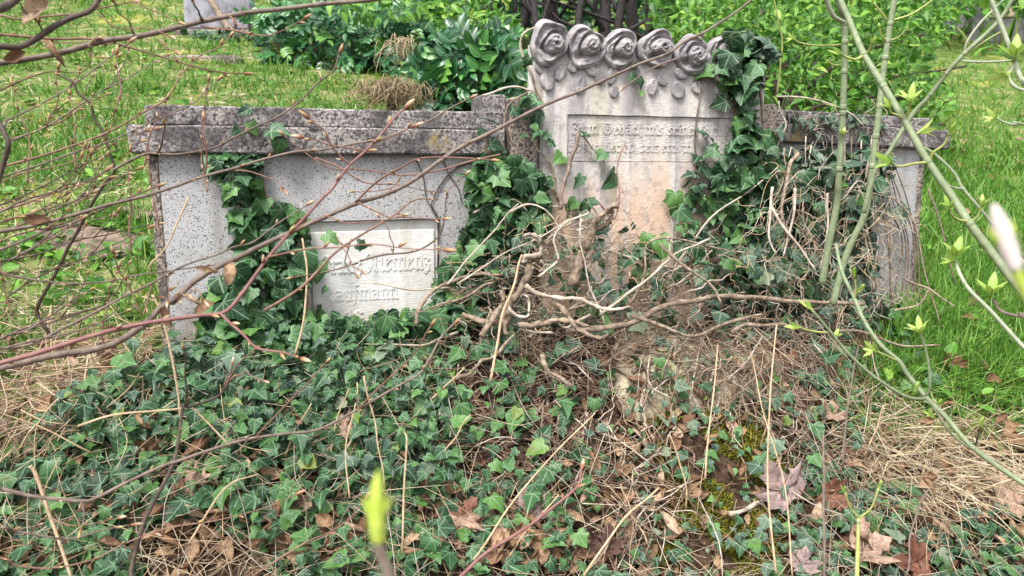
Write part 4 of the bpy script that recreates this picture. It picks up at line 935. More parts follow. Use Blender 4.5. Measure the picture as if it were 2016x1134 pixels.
ivy("dense green ivy covering the pillar left of the stele", W(930, 640, 0.05),
    [wall_place(in_poly(B1, 205), 42, (0.03, 0.11)),
     wall_place(one([(1019, 222), (1046, 206), (1056, 232), (1052, 250), (1030, 268), (1058, 262), (1076, 266), (1084, 282), (1104, 310), (1140, 355), (1128, 400), (1150, 408), (1118, 412), (1040, 120), (1034, 196), (950, 262), (975, 285), (960, 236)]), 38, (0.05, 0.07))],
    [wall_place(in_poly(B1, 380), 40, (0.014, 0.06))],
    [wstem([(1010, 620, .08), (1000, 520, .06), (990, 420, .04), (985, 330, .03), (992, 260, .03), (1000, 210, .03), (1040, 180, .03)], dia=7), wstem([(1060, 460), (1020, 420), (1000, 380), (1016, 320), (1003, 250)], 0.04, 5),
     wstem([(1100, 395), (1092, 350), (1070, 310), (1055, 285), (1040, 265)], 0.045, 6), wstem([(1075, 215), (1050, 160), (1030, 110), (1030, 70), (1060, 50)], 0.03, 7, M_ivystemp), wstem([(1080, 210), (1056, 190), (1044, 140), (1032, 120)], 0.03, 5),
     wstem([(953, 186), (990, 176), (1030, 172), (1052, 182), (1060, 205)], 0.03, 5, M_ivystemp), wstem([(1060, 400), (1100, 408), (1160, 404), (1180, 430)], .06, 5, M_ivystemp), wstem([(930, 420), (980, 390), (1020, 395), (1040, 420)], .09, 5, M_ivystemp)])
C1 = [(1440, 80), (1475, 75), (1525, 105), (1500, 130), (1480, 180), (1485, 240), (1525, 290), (1530, 400), (1490, 500), (1440, 490), (1420, 420), (1405, 340), (1445, 290), (1455, 235), (1438, 180), (1415, 140), (1435, 110)]
C2 = [(1330, 480), (1340, 420), (1380, 360), (1430, 360), (1440, 420), (1430, 480), (1370, 500)]
ivy("green ivy hanging down the right edge of the carved stele", W(1470, 560, 0.05),
    [wall_place(in_poly(C1, 150), 40, (0.045, 0.10)), wall_place(in_poly(C2, 40), 34, (0.045, 0.08)),
     wall_place(one([(1405, 103), (1394, 140), (1420, 204), (1425, 165), (1380, 262), (1394, 268), (1400, 300), (1375, 308), (1408, 290), (1360, 345), (1385, 335), (1253, 127), (1246, 152), (1262, 160), (1262, 182), (1344, 420), (1352, 360), (1330, 395), (1150, 265), (1185, 305), (1205, 350)]), 36, (0.05, 0.07))],
    [wall_place(in_poly(C1, 270), 38, (0.04, 0.06)), ],
    [wstem([(1470, 560), (1455, 450), (1442, 380), (1448, 300), (1452, 220), (1440, 175), (1420, 160), (1380, 130)], 0.045, 9), wstem([(1460, 500), (1450, 400), (1440, 330), (1450, 250), (1436, 190)], 0.05, 6), wstem([(1372, 330), (1365, 280), (1373, 230), (1380, 190), (1378, 120), (1360, 100)], .042, 4, M_bark),
     wstem([(1520, 400), (1505, 280), (1500, 200), (1490, 150), (1470, 90), (1400, 75)], .04, 6), wstem([(1500, 420), (1530, 300), (1545, 240), (1530, 200)], .05, 5, M_ivystemp), wstem([(1140, 265), (1165, 290), (1190, 312), (1196, 345)], .05, 4, M_ivystemp),
     wstem([(1330, 520), (1400, 430), (1470, 380), (1530, 330)], .10, 5, M_ivystemp), wstem([(1560, 560), (1555, 450), (1540, 360), (1600, 280)], .06, 7)], pale=0.12)
CP_ = [(1448, 68), (1500, 70), (1535, 108), (1500, 120), (1465, 100)]
ivy('small pale whitish ivy cluster on the top right corner of the stele', W(1480, 120, 0.05), [wall_place(in_poly(CP_, 60), 24, (0.0, 0.09))], None, [], mes=ME_ivyp)
D1 = [(1535, 292), (1690, 296), (1750, 312), (1752, 370), (1715, 440), (1725, 540), (1620, 600), (1530, 570), (1500, 480), (1530, 400)]
D2 = [(1440, 480), (1560, 500), (1690, 560), (1770, 600), (1720, 680), (1640, 760), (1450, 740), (1400, 600)]
ivy("greyish small-leaved ivy smothering the right wing under its coping", W(1640, 620, 0.06),
    [wall_place(in_poly(D1, 200), 36, (0.05, 0.15)), wall_place(in_poly(D2, 75), 36, (0.08, 0.2)), wall_place(one([(1612, 268), (1740, 590), (1532, 262), (1560, 240), (1700, 275), (1770, 420), (1755, 350)]), 30, (0.05, 0.06))],
    [wall_place(in_poly(D1, 420), 28, (0.01, 0.08)), wall_place(in_poly(D2, 420), 27, (0.03, 0.16)), wall_place(in_poly([(1530, 228), (1740, 230), (1740, 250), (1540, 250)], 45), 22, (0.04, 0.05))],
    [wstem([(1520 + 24 * k, 640 + rng.uniform(-40, 20)), (1525 + 22 * k + rng.uniform(-20, 20), 500), (1540 + 20 * k + rng.uniform(-20, 20), 400), (1550 + 18 * k, 300 - rng.uniform(0, 40))], .09, rng.uniform(3, 6), random.choice([M_ivystem, M_ivystemp, M_ivystemp]), wig=.012) for k in range(11)]
    + [wstem([(1500, 235), (1560, 185 + 8 * k), (1640, 215 + 6 * k), (1730 + 10 * k, 240 + 6 * k)], .05, 4, M_ivystemp, wig=.01) for k in range(0)]
    + [wstem([(1760 + 12 * k, 600), (1775 + 8 * k, 480), (1750 + 9 * k, 400), (1720 + 10 * k, 320)], .03, 3, M_bark, wig=.008) for k in range(5)], mat=M_ivyp, pale=.55)
E1 = [(150, 800), (330, 700), (660, 690), (880, 750), (900, 880), (860, 1000), (700, 960), (420, 900), (140, 900)]
E2 = [(-60, 940), (140, 850), (420, 880), (700, 930), (870, 980), (860, 1180), (560, 1180), (500, 1080), (400, 1040), (300, 1060), (260, 1180), (-60, 1180)]
E1b = [(560, 700), (880, 740), (900, 880), (870, 1000), (700, 960), (560, 900)]
E1a = [(120, 850), (240, 750), (340, 690), (570, 690), (570, 910), (400, 890), (140, 910)]
for poly, lab in ((E1a, "carpet of dark green ivy on the bank below the left end of the wing"), (E1b, "carpet of dark green ivy on the bank below the white plaque")):
    px0, py0 = np.mean(poly, 0)
    ivy(lab, hit(px0, py0)[0], [ground_place(in_poly(poly, 288), 37, (0.03, 0.10))], [ground_place(in_poly(poly, 800), 35, (0.005, 0.03))],
        [(wiggle(catmull(list(hit([x, x + 60, x + 90], [y, y - 50, y - 130]) + [0, -.02, .03]), 5), .01), .0022, .0014, M_ivystemp) for x, y in [(px0 + dx, py0 + dy) for dx, dy in ((-90, 60), (20, 80), (60, 40))]], pale=0.22)
ivy("large-leaved ivy patch in the bottom left among dead curled leaves", hit(400, 1020)[0],
    [ground_place(in_poly(E2, 295), 43, (0.03, 0.08))], [ground_place(in_poly(E2, 700), 38, (0.005, 0.03))],
    [(wiggle(catmull(list(hit([x, x + 60, x + 100], [y, y - 30, y - 70]) + [0, -.02, .03]), 5), .01), .002, .0012, M_ivystem) for x, y in [(100, 1010), (300, 1000), (560, 1050), (700, 1000)]])
F1 = [(860, 730), (1000, 720), (1130, 800), (1160, 900), (1180, 1180), (840, 1180), (880, 900)]
ivy("scattered ivy leaves over brown litter below the central tangle", hit(980, 900)[0],
    [ground_place(in_poly(F1, 200), 40, (0.02, 0.075)), ground_place(in_poly([(860, 640), (1100, 640), (1110, 740), (880, 760)], 55), 38, (0.02, 0.09))], [ground_place(in_poly(F1, 90), 30, (.01, .05))],
    [(wiggle(catmull(list(hit([x, x + 40, x + 110], [y, y - 60, y - 90]) + [0, -.02, .02]), 5), .012), .0035, .002, M_ivystem) for x, y in [(900, 830), (960, 860), (1000, 800), (920, 760), (1050, 840)]])
G1 = [(1140, 740), (1620, 700), (1660, 860), (1700, 1000), (1600, 1180), (1160, 1180)]
G2 = [(1560, 930), (1750, 960), (1900, 1020), (2060, 1000), (2060, 1180), (1500, 1180)]
ivy("small ivy leaves trailing over the mossy stone block", hit(1400, 850)[0],
    [ground_place(in_poly(G1, 215), 31, (0.015, 0.06))], [ground_place(in_poly(G1, 230), 21, (0.006, 0.04))], [], pale=0.4)
ivy("ivy patch in the bottom right below the dry grass", hit(1750, 1060)[0],
    [ground_place(in_poly(G2, 190), 34, (0.015, 0.05))], [ground_place(in_poly(G2, 90), 28), ground_place(in_poly([(1640, 640), (1830, 620), (1850, 760), (1660, 900), (1600, 800)], 120), 24)],
    [], pale=0.35)

ivy("green ivy shoots growing up through the woody tangle before the stele", W(1300, 640, .1),
    [wall_place(in_poly([(1370, 480), (1560, 485), (1600, 545), (1500, 600), (1400, 570)], 48), 42, (.09, .18)), wall_place(in_poly([(1080, 480), (1330, 500), (1340, 640), (1080, 650)], 46), 32, (.06, .2)), wall_place(one([(1128, 400), (1150, 404), (1165, 398), (1270, 470), (1285, 490), (1262, 500), (1240, 560), (1300, 480)]), 40, (.07, .1))], None,
    [dstem([(1240, 600), (1270, 540), (1275, 480), (1330, 470), (1420, 490), (1480, 500)], 1.85, 1.9, 5, M_ivystem), dstem([(1190, 640), (1150, 520), (1140, 420)], 1.8, 1.85, 4, M_ivystemp)])
def knot(v, amp):
    return np.array([np.array(p) + np.array(mnoise.noise_vector(Vector(p) * 70)) * amp * .6 + np.array(mnoise.noise_vector(Vector(p) * 190)) * amp * .35 for p in v])
# ------------------------------------------------------------------ dead woody tangle in front of the stele
tang = empty("dead_ivy_tangle", W(1150, 640, 0.15), "tangle of thick tan dead ivy stems sprawling across the foot of the stele", "dead ivy")
tb_ = np.array(tang.location)
def tstem(s):
    pts, r0, r1, m_ = s; v, f, u = tube(pts, np.linspace(r0, r1, len(pts)) * (1 + 0.10 * np.sin(np.arange(len(pts)) * 1.9)), 8); v = knot(v, max(r0, r1) * .9); obj("stem", mesh_np("stem", v - tb_, f, u, mat=m_), tang)
for s in [dstem([(990, 640), (1006, 599), (1022, 575), (1035, 546), (1042, 520)], 1.78, 1.76, 19, M_ivystem), dstem([(1031, 518), (1040, 505), (1059, 500), (1065, 484), (1054, 468), (1034, 464)], 1.76, 1.72, 13, M_ivystemp),
          dstem([(1130, 560), (1144, 511), (1151, 490), (1162, 458), (1174, 433), (1215, 403)], 1.88, 1.82, 21, M_ivystem), dstem([(1162, 460), (1190, 440), (1205, 425), (1195, 408)], 1.86, 1.82, 11, M_ivystem),
          dstem([(1035, 562), (1056, 578), (1091, 585), (1144, 589), (1172, 603), (1207, 610), (1243, 606)], 1.72, 1.7, 10, M_ivystemp), dstem([(1084, 599), (1116, 617), (1144, 649), (1179, 670), (1200, 658)], 1.72, 1.7, 11, M_ivystem),
          dstem([(1120, 650), (1179, 648), (1250, 635), (1316, 600), (1369, 592), (1404, 585), (1475, 585), (1563, 592), (1634, 596), (1700, 600)], 1.75, 2.05, 12, M_ivystem, taper=.8), dstem([(820, 640), (826, 603), (848, 578), (879, 557), (932, 543), (990, 540)], 1.75, 1.8, 9, M_ivystem),
          dstem([(897, 744), (922, 737), (950, 709), (978, 698), (1010, 660)], 1.6, 1.68, 9, M_ivystem), dstem([(1066, 698), (1073, 723), (1102, 744), (1125, 760)], 1.58, 1.5, 11, M_ivystem), dstem([(1102, 410), (1112, 353), (1126, 310), (1140, 262)], 1.9, 1.93, 9, M_bark, taper=.9),
          dstem([(910, 620), (950, 632), (985, 640), (1000, 660)], 1.68, 1.7, 12, M_ivystem), dstem([(945, 660), (965, 640), (985, 600), (990, 570)], 1.66, 1.68, 12, M_ivystem), dstem([(1000, 605), (1030, 625), (1045, 600), (1030, 580)], 1.66, 1.66, 7, M_ivystemp),
          dstem([(1020, 640), (1060, 640), (1100, 630), (1160, 640)], 1.7, 1.72, 13, M_ivystem), dstem([(1240, 620), (1300, 640), (1360, 660), (1420, 640), (1500, 620)], 1.72, 1.8, 9, M_ivystem), dstem([(1180, 620), (1260, 560), (1330, 500), (1400, 470)], 1.8, 1.88, 6, M_ivystemp),
          dstem([(1300, 480), (1340, 520), (1400, 560), (1420, 600)], 1.85, 1.8, 7, M_ivystem), dstem([(1060, 545), (1080, 530), (1100, 510), (1090, 470), (1110, 440), (1160, 420)], 1.75, 1.8, 6, M_ivystemp), dstem([(1440, 650), (1490, 640), (1560, 645), (1650, 660)], 1.75, 1.9, 8, M_ivystem),
          dstem([(1000, 420), (1040, 400), (1080, 420), (1110, 460)], 1.78, 1.8, 5, M_ivystemp), dstem([(880, 560), (930, 500), (985, 440), (1020, 400)], 1.75, 1.78, 4, M_ivystemp), dstem([(900, 560), (990, 500), (1060, 470), (1120, 430)], 1.72, 1.75, 4, M_ivystemp),
          dstem([(1180, 400), (1210, 430), (1220, 380), (1215, 330), (1228, 290), (1232, 278)], 1.85, 1.95, 4, M_twig)]: tstem(s)
def rand_tangle(poly, n, length, dia, d_fn, mats, name, root, sides=5, wig=0.02, grav=-0.1):
    groups = {}
    for x, y in in_poly(poly, n):
        a = d_fn(x, y); L = length * rng.uniform(.4, 1.3); dr = unit(UU * rng.normal(0, 1) + np.array([0, 0, rng.normal(grav, .55)]) + NN * rng.normal(0, .25)) * L
        k = 6; pts = [a + dr * (i / k) for i in range(k + 1)]; pts = wiggle(catmull(np.array(pts) + rng.normal(0, L * .06, (k + 1, 3)), 3), wig * L * 4)
        r_ = dia * rng.uniform(.5, 1.4) / 2; t = tube(pts, np.linspace(r_, r_ * .5, len(pts)), sides); groups.setdefault(mats[rng.integers(0, len(mats))], []).append((t[0] - np.array(root.location), t[1], t[2]))
    for m_, l in groups.items():
        o = obj(name, mesh_np(name, *join(l), mat=m_), root); o["kind"] = "stuff"
TG = [(880, 560), (960, 500), (1050, 430), (1200, 420), (1320, 470), (1480, 480), (1640, 560), (1700, 640), (1500, 690), (1200, 690), (900, 680)]
rand_tangle(TG, 760, 0.11, 0.0021, lambda x, y: W(x, y, rng.uniform(.05, .22)), [M_ivystem, M_ivystemp, M_root, M_stalk], "small_stems", tang)
for x, y in in_poly(TG, 70):
    a = W(x, y, rng.uniform(.08, .22)); dr = UU * rng.normal(0, .09) + np.array([0, 0, rng.normal(0, .04)]); pts = wiggle(catmull([a, a + dr * .5 + rng.normal(0, .015, 3), a + dr], 5), .008)
    tstem((pts, rng.uniform(.0016, .004), .0012, [M_ivystem, M_ivystemp][rng.integers(0, 2)]))
tag(obj("small_leaf_scraps", scatter_mesh("small_leaf_scraps", IT, *(lambda t: (t[0], t[1], t[2]))(wall_place(in_poly(TG, 150), 28, (.05, .22))), rng.uniform(0, 1, 150), M_ivyp), tang, matrix=Matrix.Translation(-Vector(tb_))), kind="stuff")
rw = empty("bare_ivy_stems", W(1650, 560, .1), "mesh of thin pale dead ivy stems hanging over the right wing", "dead ivy")
rand_tangle([(1500, 300), (1720, 300), (1770, 340), (1760, 600), (1660, 700), (1480, 680), (1480, 420)], 120, 0.13, 0.0020, lambda x, y: W(x, y, rng.uniform(.05, .16)), [M_ivystemp, M_ivystem, M_stalk], "thin_stems", rw, 4, .015)
for s in [dstem([(1523, 370), (1514, 420), (1516, 470), (1528, 500)], 2.0, 2.0, 6, M_ivystemp), dstem([(1565, 372), (1563, 420), (1550, 470), (1543, 505)], 2.0, 1.98, 6, M_ivystemp), dstem([(1630, 380), (1628, 450), (1616, 530)], 2.0, 1.98, 5, M_ivystemp), dstem([(1520, 410), (1560, 470), (1610, 535)], 2.0, 1.95, 6, M_ivystemp),
          dstem([(1760, 390), (1800, 440), (1820, 530), (1840, 600), (1850, 640)], 2.1, 2.1, 4, M_ivystem), dstem([(1825, 370), (1860, 470), (1880, 560)], 2.1, 2.1, 4, M_bark), dstem([(1780, 550), (1830, 570), (1880, 605)], 2.1, 2.0, 5, M_ivystem), dstem([(1760, 610), (1810, 600), (1828, 570)], 2.1, 2.1, 5, M_ivystem),
          dstem([(1570, 300), (1555, 330), (1540, 400), (1545, 470)], 2.05, 2.0, 9, M_ivystem), dstem([(1530, 188), (1600, 195), (1660, 215), (1700, 250)], 2.1, 2.1, 4, M_ivystemp), dstem([(1650, 650), (1700, 655), (1780, 680), (1850, 680)], 1.9, 1.95, 6, M_ivystem)]:
    pts, r0, r1, m_ = s; v, f, u = tube(pts, np.linspace(r0, r1, len(pts)), 6); obj("stem", mesh_np("stem", v - np.array(rw.location), f, u, mat=m_), rw)

rand_tangle([(1530, 222), (1740, 226), (1745, 262), (1540, 256)], 40, 0.10, 0.0018, lambda x, y: W(x, y, rng.uniform(.035, .06)), [M_ivystemp], 'thin_stems', rw, 4, .01, 0)
rand_tangle([(1520, 300), (1720, 300), (1770, 360), (1760, 580), (1660, 680), (1480, 660)], 170, 0.2, 0.0026, lambda x, y: W(x, y, rng.uniform(.12, .2)), [M_ivystemp, M_ivystemp, M_stalk], 'thin_stems', rw, 4, .012, -1.3)
rand_tangle([(860, 640), (1640, 620), (1660, 760), (1400, 760), (1100, 740), (900, 760)], 420, 0.13, 0.0022, lambda x, y: hit(x, y)[0] + np.array([0, -.02, rng.uniform(.01, .05)]), [M_ivystem, M_ivystemp, M_root, M_root], 'small_stems', tang, 4, .02, -.5)
# roots hanging over the plinth stone
roots = empty("hanging_roots", hit(1300, 720)[0], "web of brown ivy roots and stems hanging down over the stone block", "roots")
rl = np.array(roots.location)
def drape(pts, dia, mat, lift=0.012, name="root", root=roots, sides=6, wig=.006):
    q = hit([p[0] for p in pts], [p[1] for p in pts]); q = q + normal_at(q) * lift; c = wiggle(catmull(list(q), 5), wig); r_ = dia / 2 / FOC * np.linalg.norm(c[0] - EYE)
    v, f, u = tube(c, np.linspace(r_, r_ * .6, len(c)) * (1 + .1 * np.sin(np.arange(len(c)) * 1.9)), sides); v = knot(v, r_ * .8); return obj(name, mesh_np(name, v - np.array(root.location), f, u, mat=mat), root)
for pts, dia, m_ in [([(1172, 734), (1176, 790), (1188, 840), (1190, 880)], 9, M_ivystem), ([(1262, 710), (1266, 760), (1260, 800), (1268, 840)], 9, M_ivystemp), ([(1117, 805), (1118, 850), (1112, 900)], 8, M_ivystem), ([(1550, 760), (1570, 800), (1580, 850), (1590, 880)], 11, M_ivystem),
                     ([(1100, 700), (1130, 760), (1180, 820), (1230, 900), (1270, 980)], 5, M_ivystemp), ([(1420, 630), (1412, 690), (1400, 740), (1390, 780)], 5, M_ivystemp), ([(1500, 640), (1540, 700), (1560, 740)], 8, M_ivystem), ([(1090, 740), (1075, 790), (1070, 840)], 10, M_ivystem),
                     ([(890, 830), (930, 838), (980, 820), (1000, 800)], 9, M_ivystem), ([(880, 830), (900, 790), (905, 750)], 8, M_root), ([(1130, 870), (1115, 900), (1130, 930), (1110, 960)], 7, M_ivystem), ([(1220, 880), (1215, 950), (1230, 1000)], 6, M_ivystem),
                     ([(1300, 760), (1380, 740), (1450, 735), (1520, 760)], 6, M_ivystem), ([(1250, 740), (1330, 700), (1400, 700), (1480, 690)], 7, M_ivystem), ([(1360, 760), (1400, 830), (1440, 900)], 5, M_root), ([(1430, 1025), (1500, 1000), (1580, 975)], 11, M_ivystemp), ([(1600, 960), (1640, 975), (1700, 985)], 5, M_ivystem)]:
    drape(pts, dia, m_)
for x, y in in_poly([(1080, 690), (1620, 680), (1600, 900), (1250, 900), (1090, 860)], 120):
    dx, dy = rng.normal(0, 40), rng.uniform(20, 110); drape([(x, y), (x + dx * .5 + rng.normal(0, 12), y + dy * .5), (x + dx, y + dy)], rng.uniform(2, 5), [M_ivystem, M_root, M_ivystemp][rng.integers(0, 3)], rng.uniform(.006, .03))
def litter(name, poly, n, dia, length, mats, lift=(0.004, 0.04), root=None):
    c = in_poly(poly, n); k_ = (np.hypot((c[:, 0] - 1270) / 150, (c[:, 1] - 815) / 115) > rng.uniform(.25, 1.3, n)) & (np.hypot((c[:, 0] - 1440) / 130, (c[:, 1] - 930) / 110) > rng.uniform(.5, 1.5, n)) & (np.hypot((c[:, 0] - 1420) / 110, (c[:, 1] - 1070) / 60) > rng.uniform(.4, 1.4, n)); c = c[k_]; n = len(c); q = hit(c[:, 0], c[:, 1]); nr = normal_at(q); gs = {}
    for i in range(n):
        a = q[i] + nr[i] * rng.uniform(*lift); t_ = unit(np.cross(nr[i], rng.normal(0, 1, 3))) ; L = length * rng.uniform(.3, 1.3)
        pts = np.array([a - t_ * L / 2, a + rng.normal(0, L * .08, 3), a + t_ * L / 2 + rng.normal(0, L * .08, 3)]); g_ = H(pts[:, 0], pts[:, 1]) + .003; pts[:, 2] = np.maximum(pts[:, 2], g_)
        gs.setdefault(mats[rng.integers(0, len(mats))], []).append(tube(catmull(pts, 3), dia * rng.uniform(.5, 1.4) / 2, 3))
    for m_, l in gs.items(): tag(obj(name, mesh_np(name, *join(l), mat=m_)), kind="stuff")
ALLG = [(-80, 700), (330, 690), (900, 690), (1640, 690), (1700, 800), (2080, 900), (2080, 1180), (-80, 1180)]
litter("straw_litter", ALLG, 2400, .0015, .11, [M_straw, M_stalk, M_root])
litter("root_litter", [(880, 640), (1640, 640), (1700, 900), (1500, 1100), (1200, 1000), (1050, 960), (900, 900)], 1500, .002, .085, [M_root, M_root, M_ivystem, M_barkd])
litter("straw_litter", ALLG, 800, .0013, .15, [M_straw, M_stalk, M_ivystemp], (.03, .085))
CM = [(860, 640), (1640, 640), (1760, 780), (1720, 1134), (1200, 1134), (1050, 1000), (880, 940)]
litter("stem_mat", CM, 480, .0028, .17, [M_ivystem, M_ivystemp, M_root, M_root], (.015, .06))
litter("stem_mat", [(0, 640), (320, 640), (340, 760), (150, 900), (0, 960)], 200, .0022, .16, [M_ivystem, M_stalk, M_stalk, M_root], (.015, .08))
c = in_poly(ALLG, 900); q = hit(c[:, 0], c[:, 1]); nq = normal_at(q)
tag(obj("leaf_litter", scatter_mesh("leaf_litter", CTs, q + nq * rng.uniform(.003, .018, 900)[:, None], frames(rng.normal(0, 1, (900, 3)), nq + rng.normal(0, .35, (900, 3))), rng.uniform(.025, .055, 900), rng.uniform(0, .8, 900), M_dead)), kind="stuff")
c = in_poly([(880, 650), (1180, 650), (1180, 940), (900, 930)], 420); q = hit(c[:, 0], c[:, 1]); nq = normal_at(q)
M_deaddark = mat_dead("dead_leaf_dark", [(0, (0.085, 0.045, 0.035)), (1, (0.19, 0.11, 0.08))])
tag(obj("leaf_litter", scatter_mesh("leaf_litter", CTs, q + nq * rng.uniform(.003, .03, 420)[:, None], frames(rng.normal(0, 1, (420, 3)), nq + rng.normal(0, .5, (420, 3))), rng.uniform(.025, .05, 420), rng.uniform(0, 1, 420), M_deaddark)), kind="stuff")

# ------------------------------------------------------------------ fallen leaves as single things
def fallen(poly, n, where, group, size=(0.045, 0.068), lift=(.015, .05)):
    c = in_poly(poly, n); q = hit(c[:, 0], c[:, 1]); nq = normal_at(q); q = q + nq * rng.uniform(*lift, n)[:, None]
    Rm = frames(rng.normal(0, 1, (n, 3)), nq + rng.normal(0, .55, (n, 3))); s = rng.uniform(*size, n)
    for i in range(n):
        k = rng.integers(0, 5); tag(obj("fallen_leaf", ME_curl[k], matrix=mat4(Rm[i], q[i], s[i])), f"{SHAPES[k]} brown dead leaf {where}", "dead leaf", group)
GD = "dead leaves on the ground"
fallen([(0, 690), (170, 650), (170, 800), (0, 860)], 18, "in the litter at the left edge beside the grass", GD)
fallen([(170, 650), (320, 640), (330, 740), (170, 790)], 16, "in the litter at the foot of the wing's left end", GD)
fallen([(60, 900), (330, 850), (300, 1134), (60, 1134)], 26, "around the thick pinkish stalk in the bottom left", GD)
fallen([(340, 830), (620, 820), (600, 1000), (340, 1000)], 12, "in the ivy right of the olive-brown stem", GD)
fallen([(290, 1010), (560, 1000), (560, 1134), (280, 1134)], 26, "heaped at the bottom edge beside the olive-brown stem", GD)
fallen([(560, 1000), (720, 1000), (700, 1134), (560, 1134)], 18, "on the bottom edge left of the blurred lime bud", GD)
fallen([(780, 900), (920, 900), (900, 1134), (790, 1134)], 14, "just right of the blurred lime bud", GD)
fallen([(920, 1040), (1120, 1000), (1130, 1134), (900, 1134)], 24, "on the litter below the tan maple leaf", GD)
fallen([(1100, 900), (1330, 960), (1330, 1134), (1130, 1134)], 22, "under the left side of the mossy stone", GD)
fallen([(1560, 900), (1780, 880), (1790, 1134), (1560, 1134)], 14, "around the yellow-green forked shoot", GD)
fallen([(1790, 800), (2016, 860), (2016, 990), (1790, 1000)], 18, "in the flattened dry grass at the right", GD)
fallen([(1790, 1000), (2016, 990), (2016, 1134), (1790, 1134)], 14, "in the ivy of the bottom right corner", GD)
fallen([(1840, 230), (2016, 230), (2016, 480), (1850, 480)], 10, "on the upper part of the bright right-hand lawn", GD, (.05, .08), (.03, .06))
fallen([(1850, 480), (2016, 480), (2016, 800), (1820, 740)], 6, "low on the bright right-hand lawn", GD, (.05, .07), (.03, .06))
def big_leaf(px, py, size, ang, mat, seed, label, nrm=(0, -.6, .8), crumple=.035, curl=.35, lift=.035):
    q = hit(px, py)[0]; V, T, UV = maple(seed, crumple, curl); n_ = unit(nrm); q = q + n_ * lift
    side = unit(np.cross([0, 0, 1], n_)) if abs(n_[2]) < .99 else np.array([1., 0, 0]); upv = np.cross(n_, side); tp = side * math.sin(ang) + upv * math.cos(ang)
    Rm = frames(tp[None], n_[None])[0]; o = obj("fallen_leaf", mesh_np("fallen_leaf", V, T, UV, mat=mat), matrix=mat4(Rm, q, size)); return tag(o, label, "dead leaf")
big_leaf(1515, 970, .10, -.5, M_deadpurple, 1, "largest purplish-grey dead maple leaf at the right of the mossy stone", (.1, -.85, .45), .03, .3, .06)
big_leaf(1625, 990, .07, 2.0, M_deadred, 2, "dark red crumpled dead leaf just right of the big purplish one", (-.1, -.8, .5), .05, .8, .05)
big_leaf(912, 1060, .072, 3.0, M_deadpink, 3, "tan dead maple leaf at the bottom middle with pointed lobes", (0, -.8, .6), .03, .25, .05)
big_leaf(918, 1025, .062, .5, M_deadred, 4, "rust-red dead leaf tucked above the tan maple leaf", (.1, -.7, .6), .04, .5, .04)
big_leaf(1045, 1000, .065, 1.0, M_deadpurple, 5, "purple-grey frosted dead leaf in the bottom middle ivy", (.1, -.8, .6), .03, .5, .04)
big_leaf(1185, 1085, .06, .2, M_deaddark, 6, "dark brown shrivelled dead leaf near the bottom edge", (0, -.8, .6), .07, .8, .05)
big_leaf(1690, 1095, .085, 1.3, M_deadpink, 7, "curled pinkish-tan dead maple leaf beside the yellow-green shoot at the bottom", (0, -.6, .7), .06, .9, .05)
big_leaf(1770, 1120, .08, -1.2, M_deadred, 8, "red-brown curled dead leaf in the bottom right ivy", (.1, -.7, .6), .06, .8, .05)
big_leaf(1995, 1010, .10, .9, M_deadpink, 9, "wide reddish dead maple leaf at the right edge near the bottom", (-.1, -.5, .85), .03, .3, .04)
big_leaf(1620, 830, .052, .4, M_deadpink, 10, "tan folded dead leaf in the dry stems right of the stone", (.1, -.8, .6), .05, .9, .05)
big_leaf(1850, 720, .06, .4, M_deadred, 13, "small rust dead leaf standing in the green verge grass", (.1, -.8, .4), .05, .9, .05)
big_leaf(1560, 1120, .06, .4, M_deadpurple, 14, "mauve dead leaf at the bottom edge right of the mossy stone", (.1, -.7, .6), .04, .4, .05)
big_leaf(690, 860, .05, 1.4, M_deadpink, 15, "buff folded dead leaf among the ivy below the plaque", (.1, -.7, .6), .04, .6, .05)
big_leaf(400, 965, .05, 1.2, M_deadpink, 16, "tan torn dead leaf among ivy at the lower left", (.0, -.7, .6), .04, .3, .045)

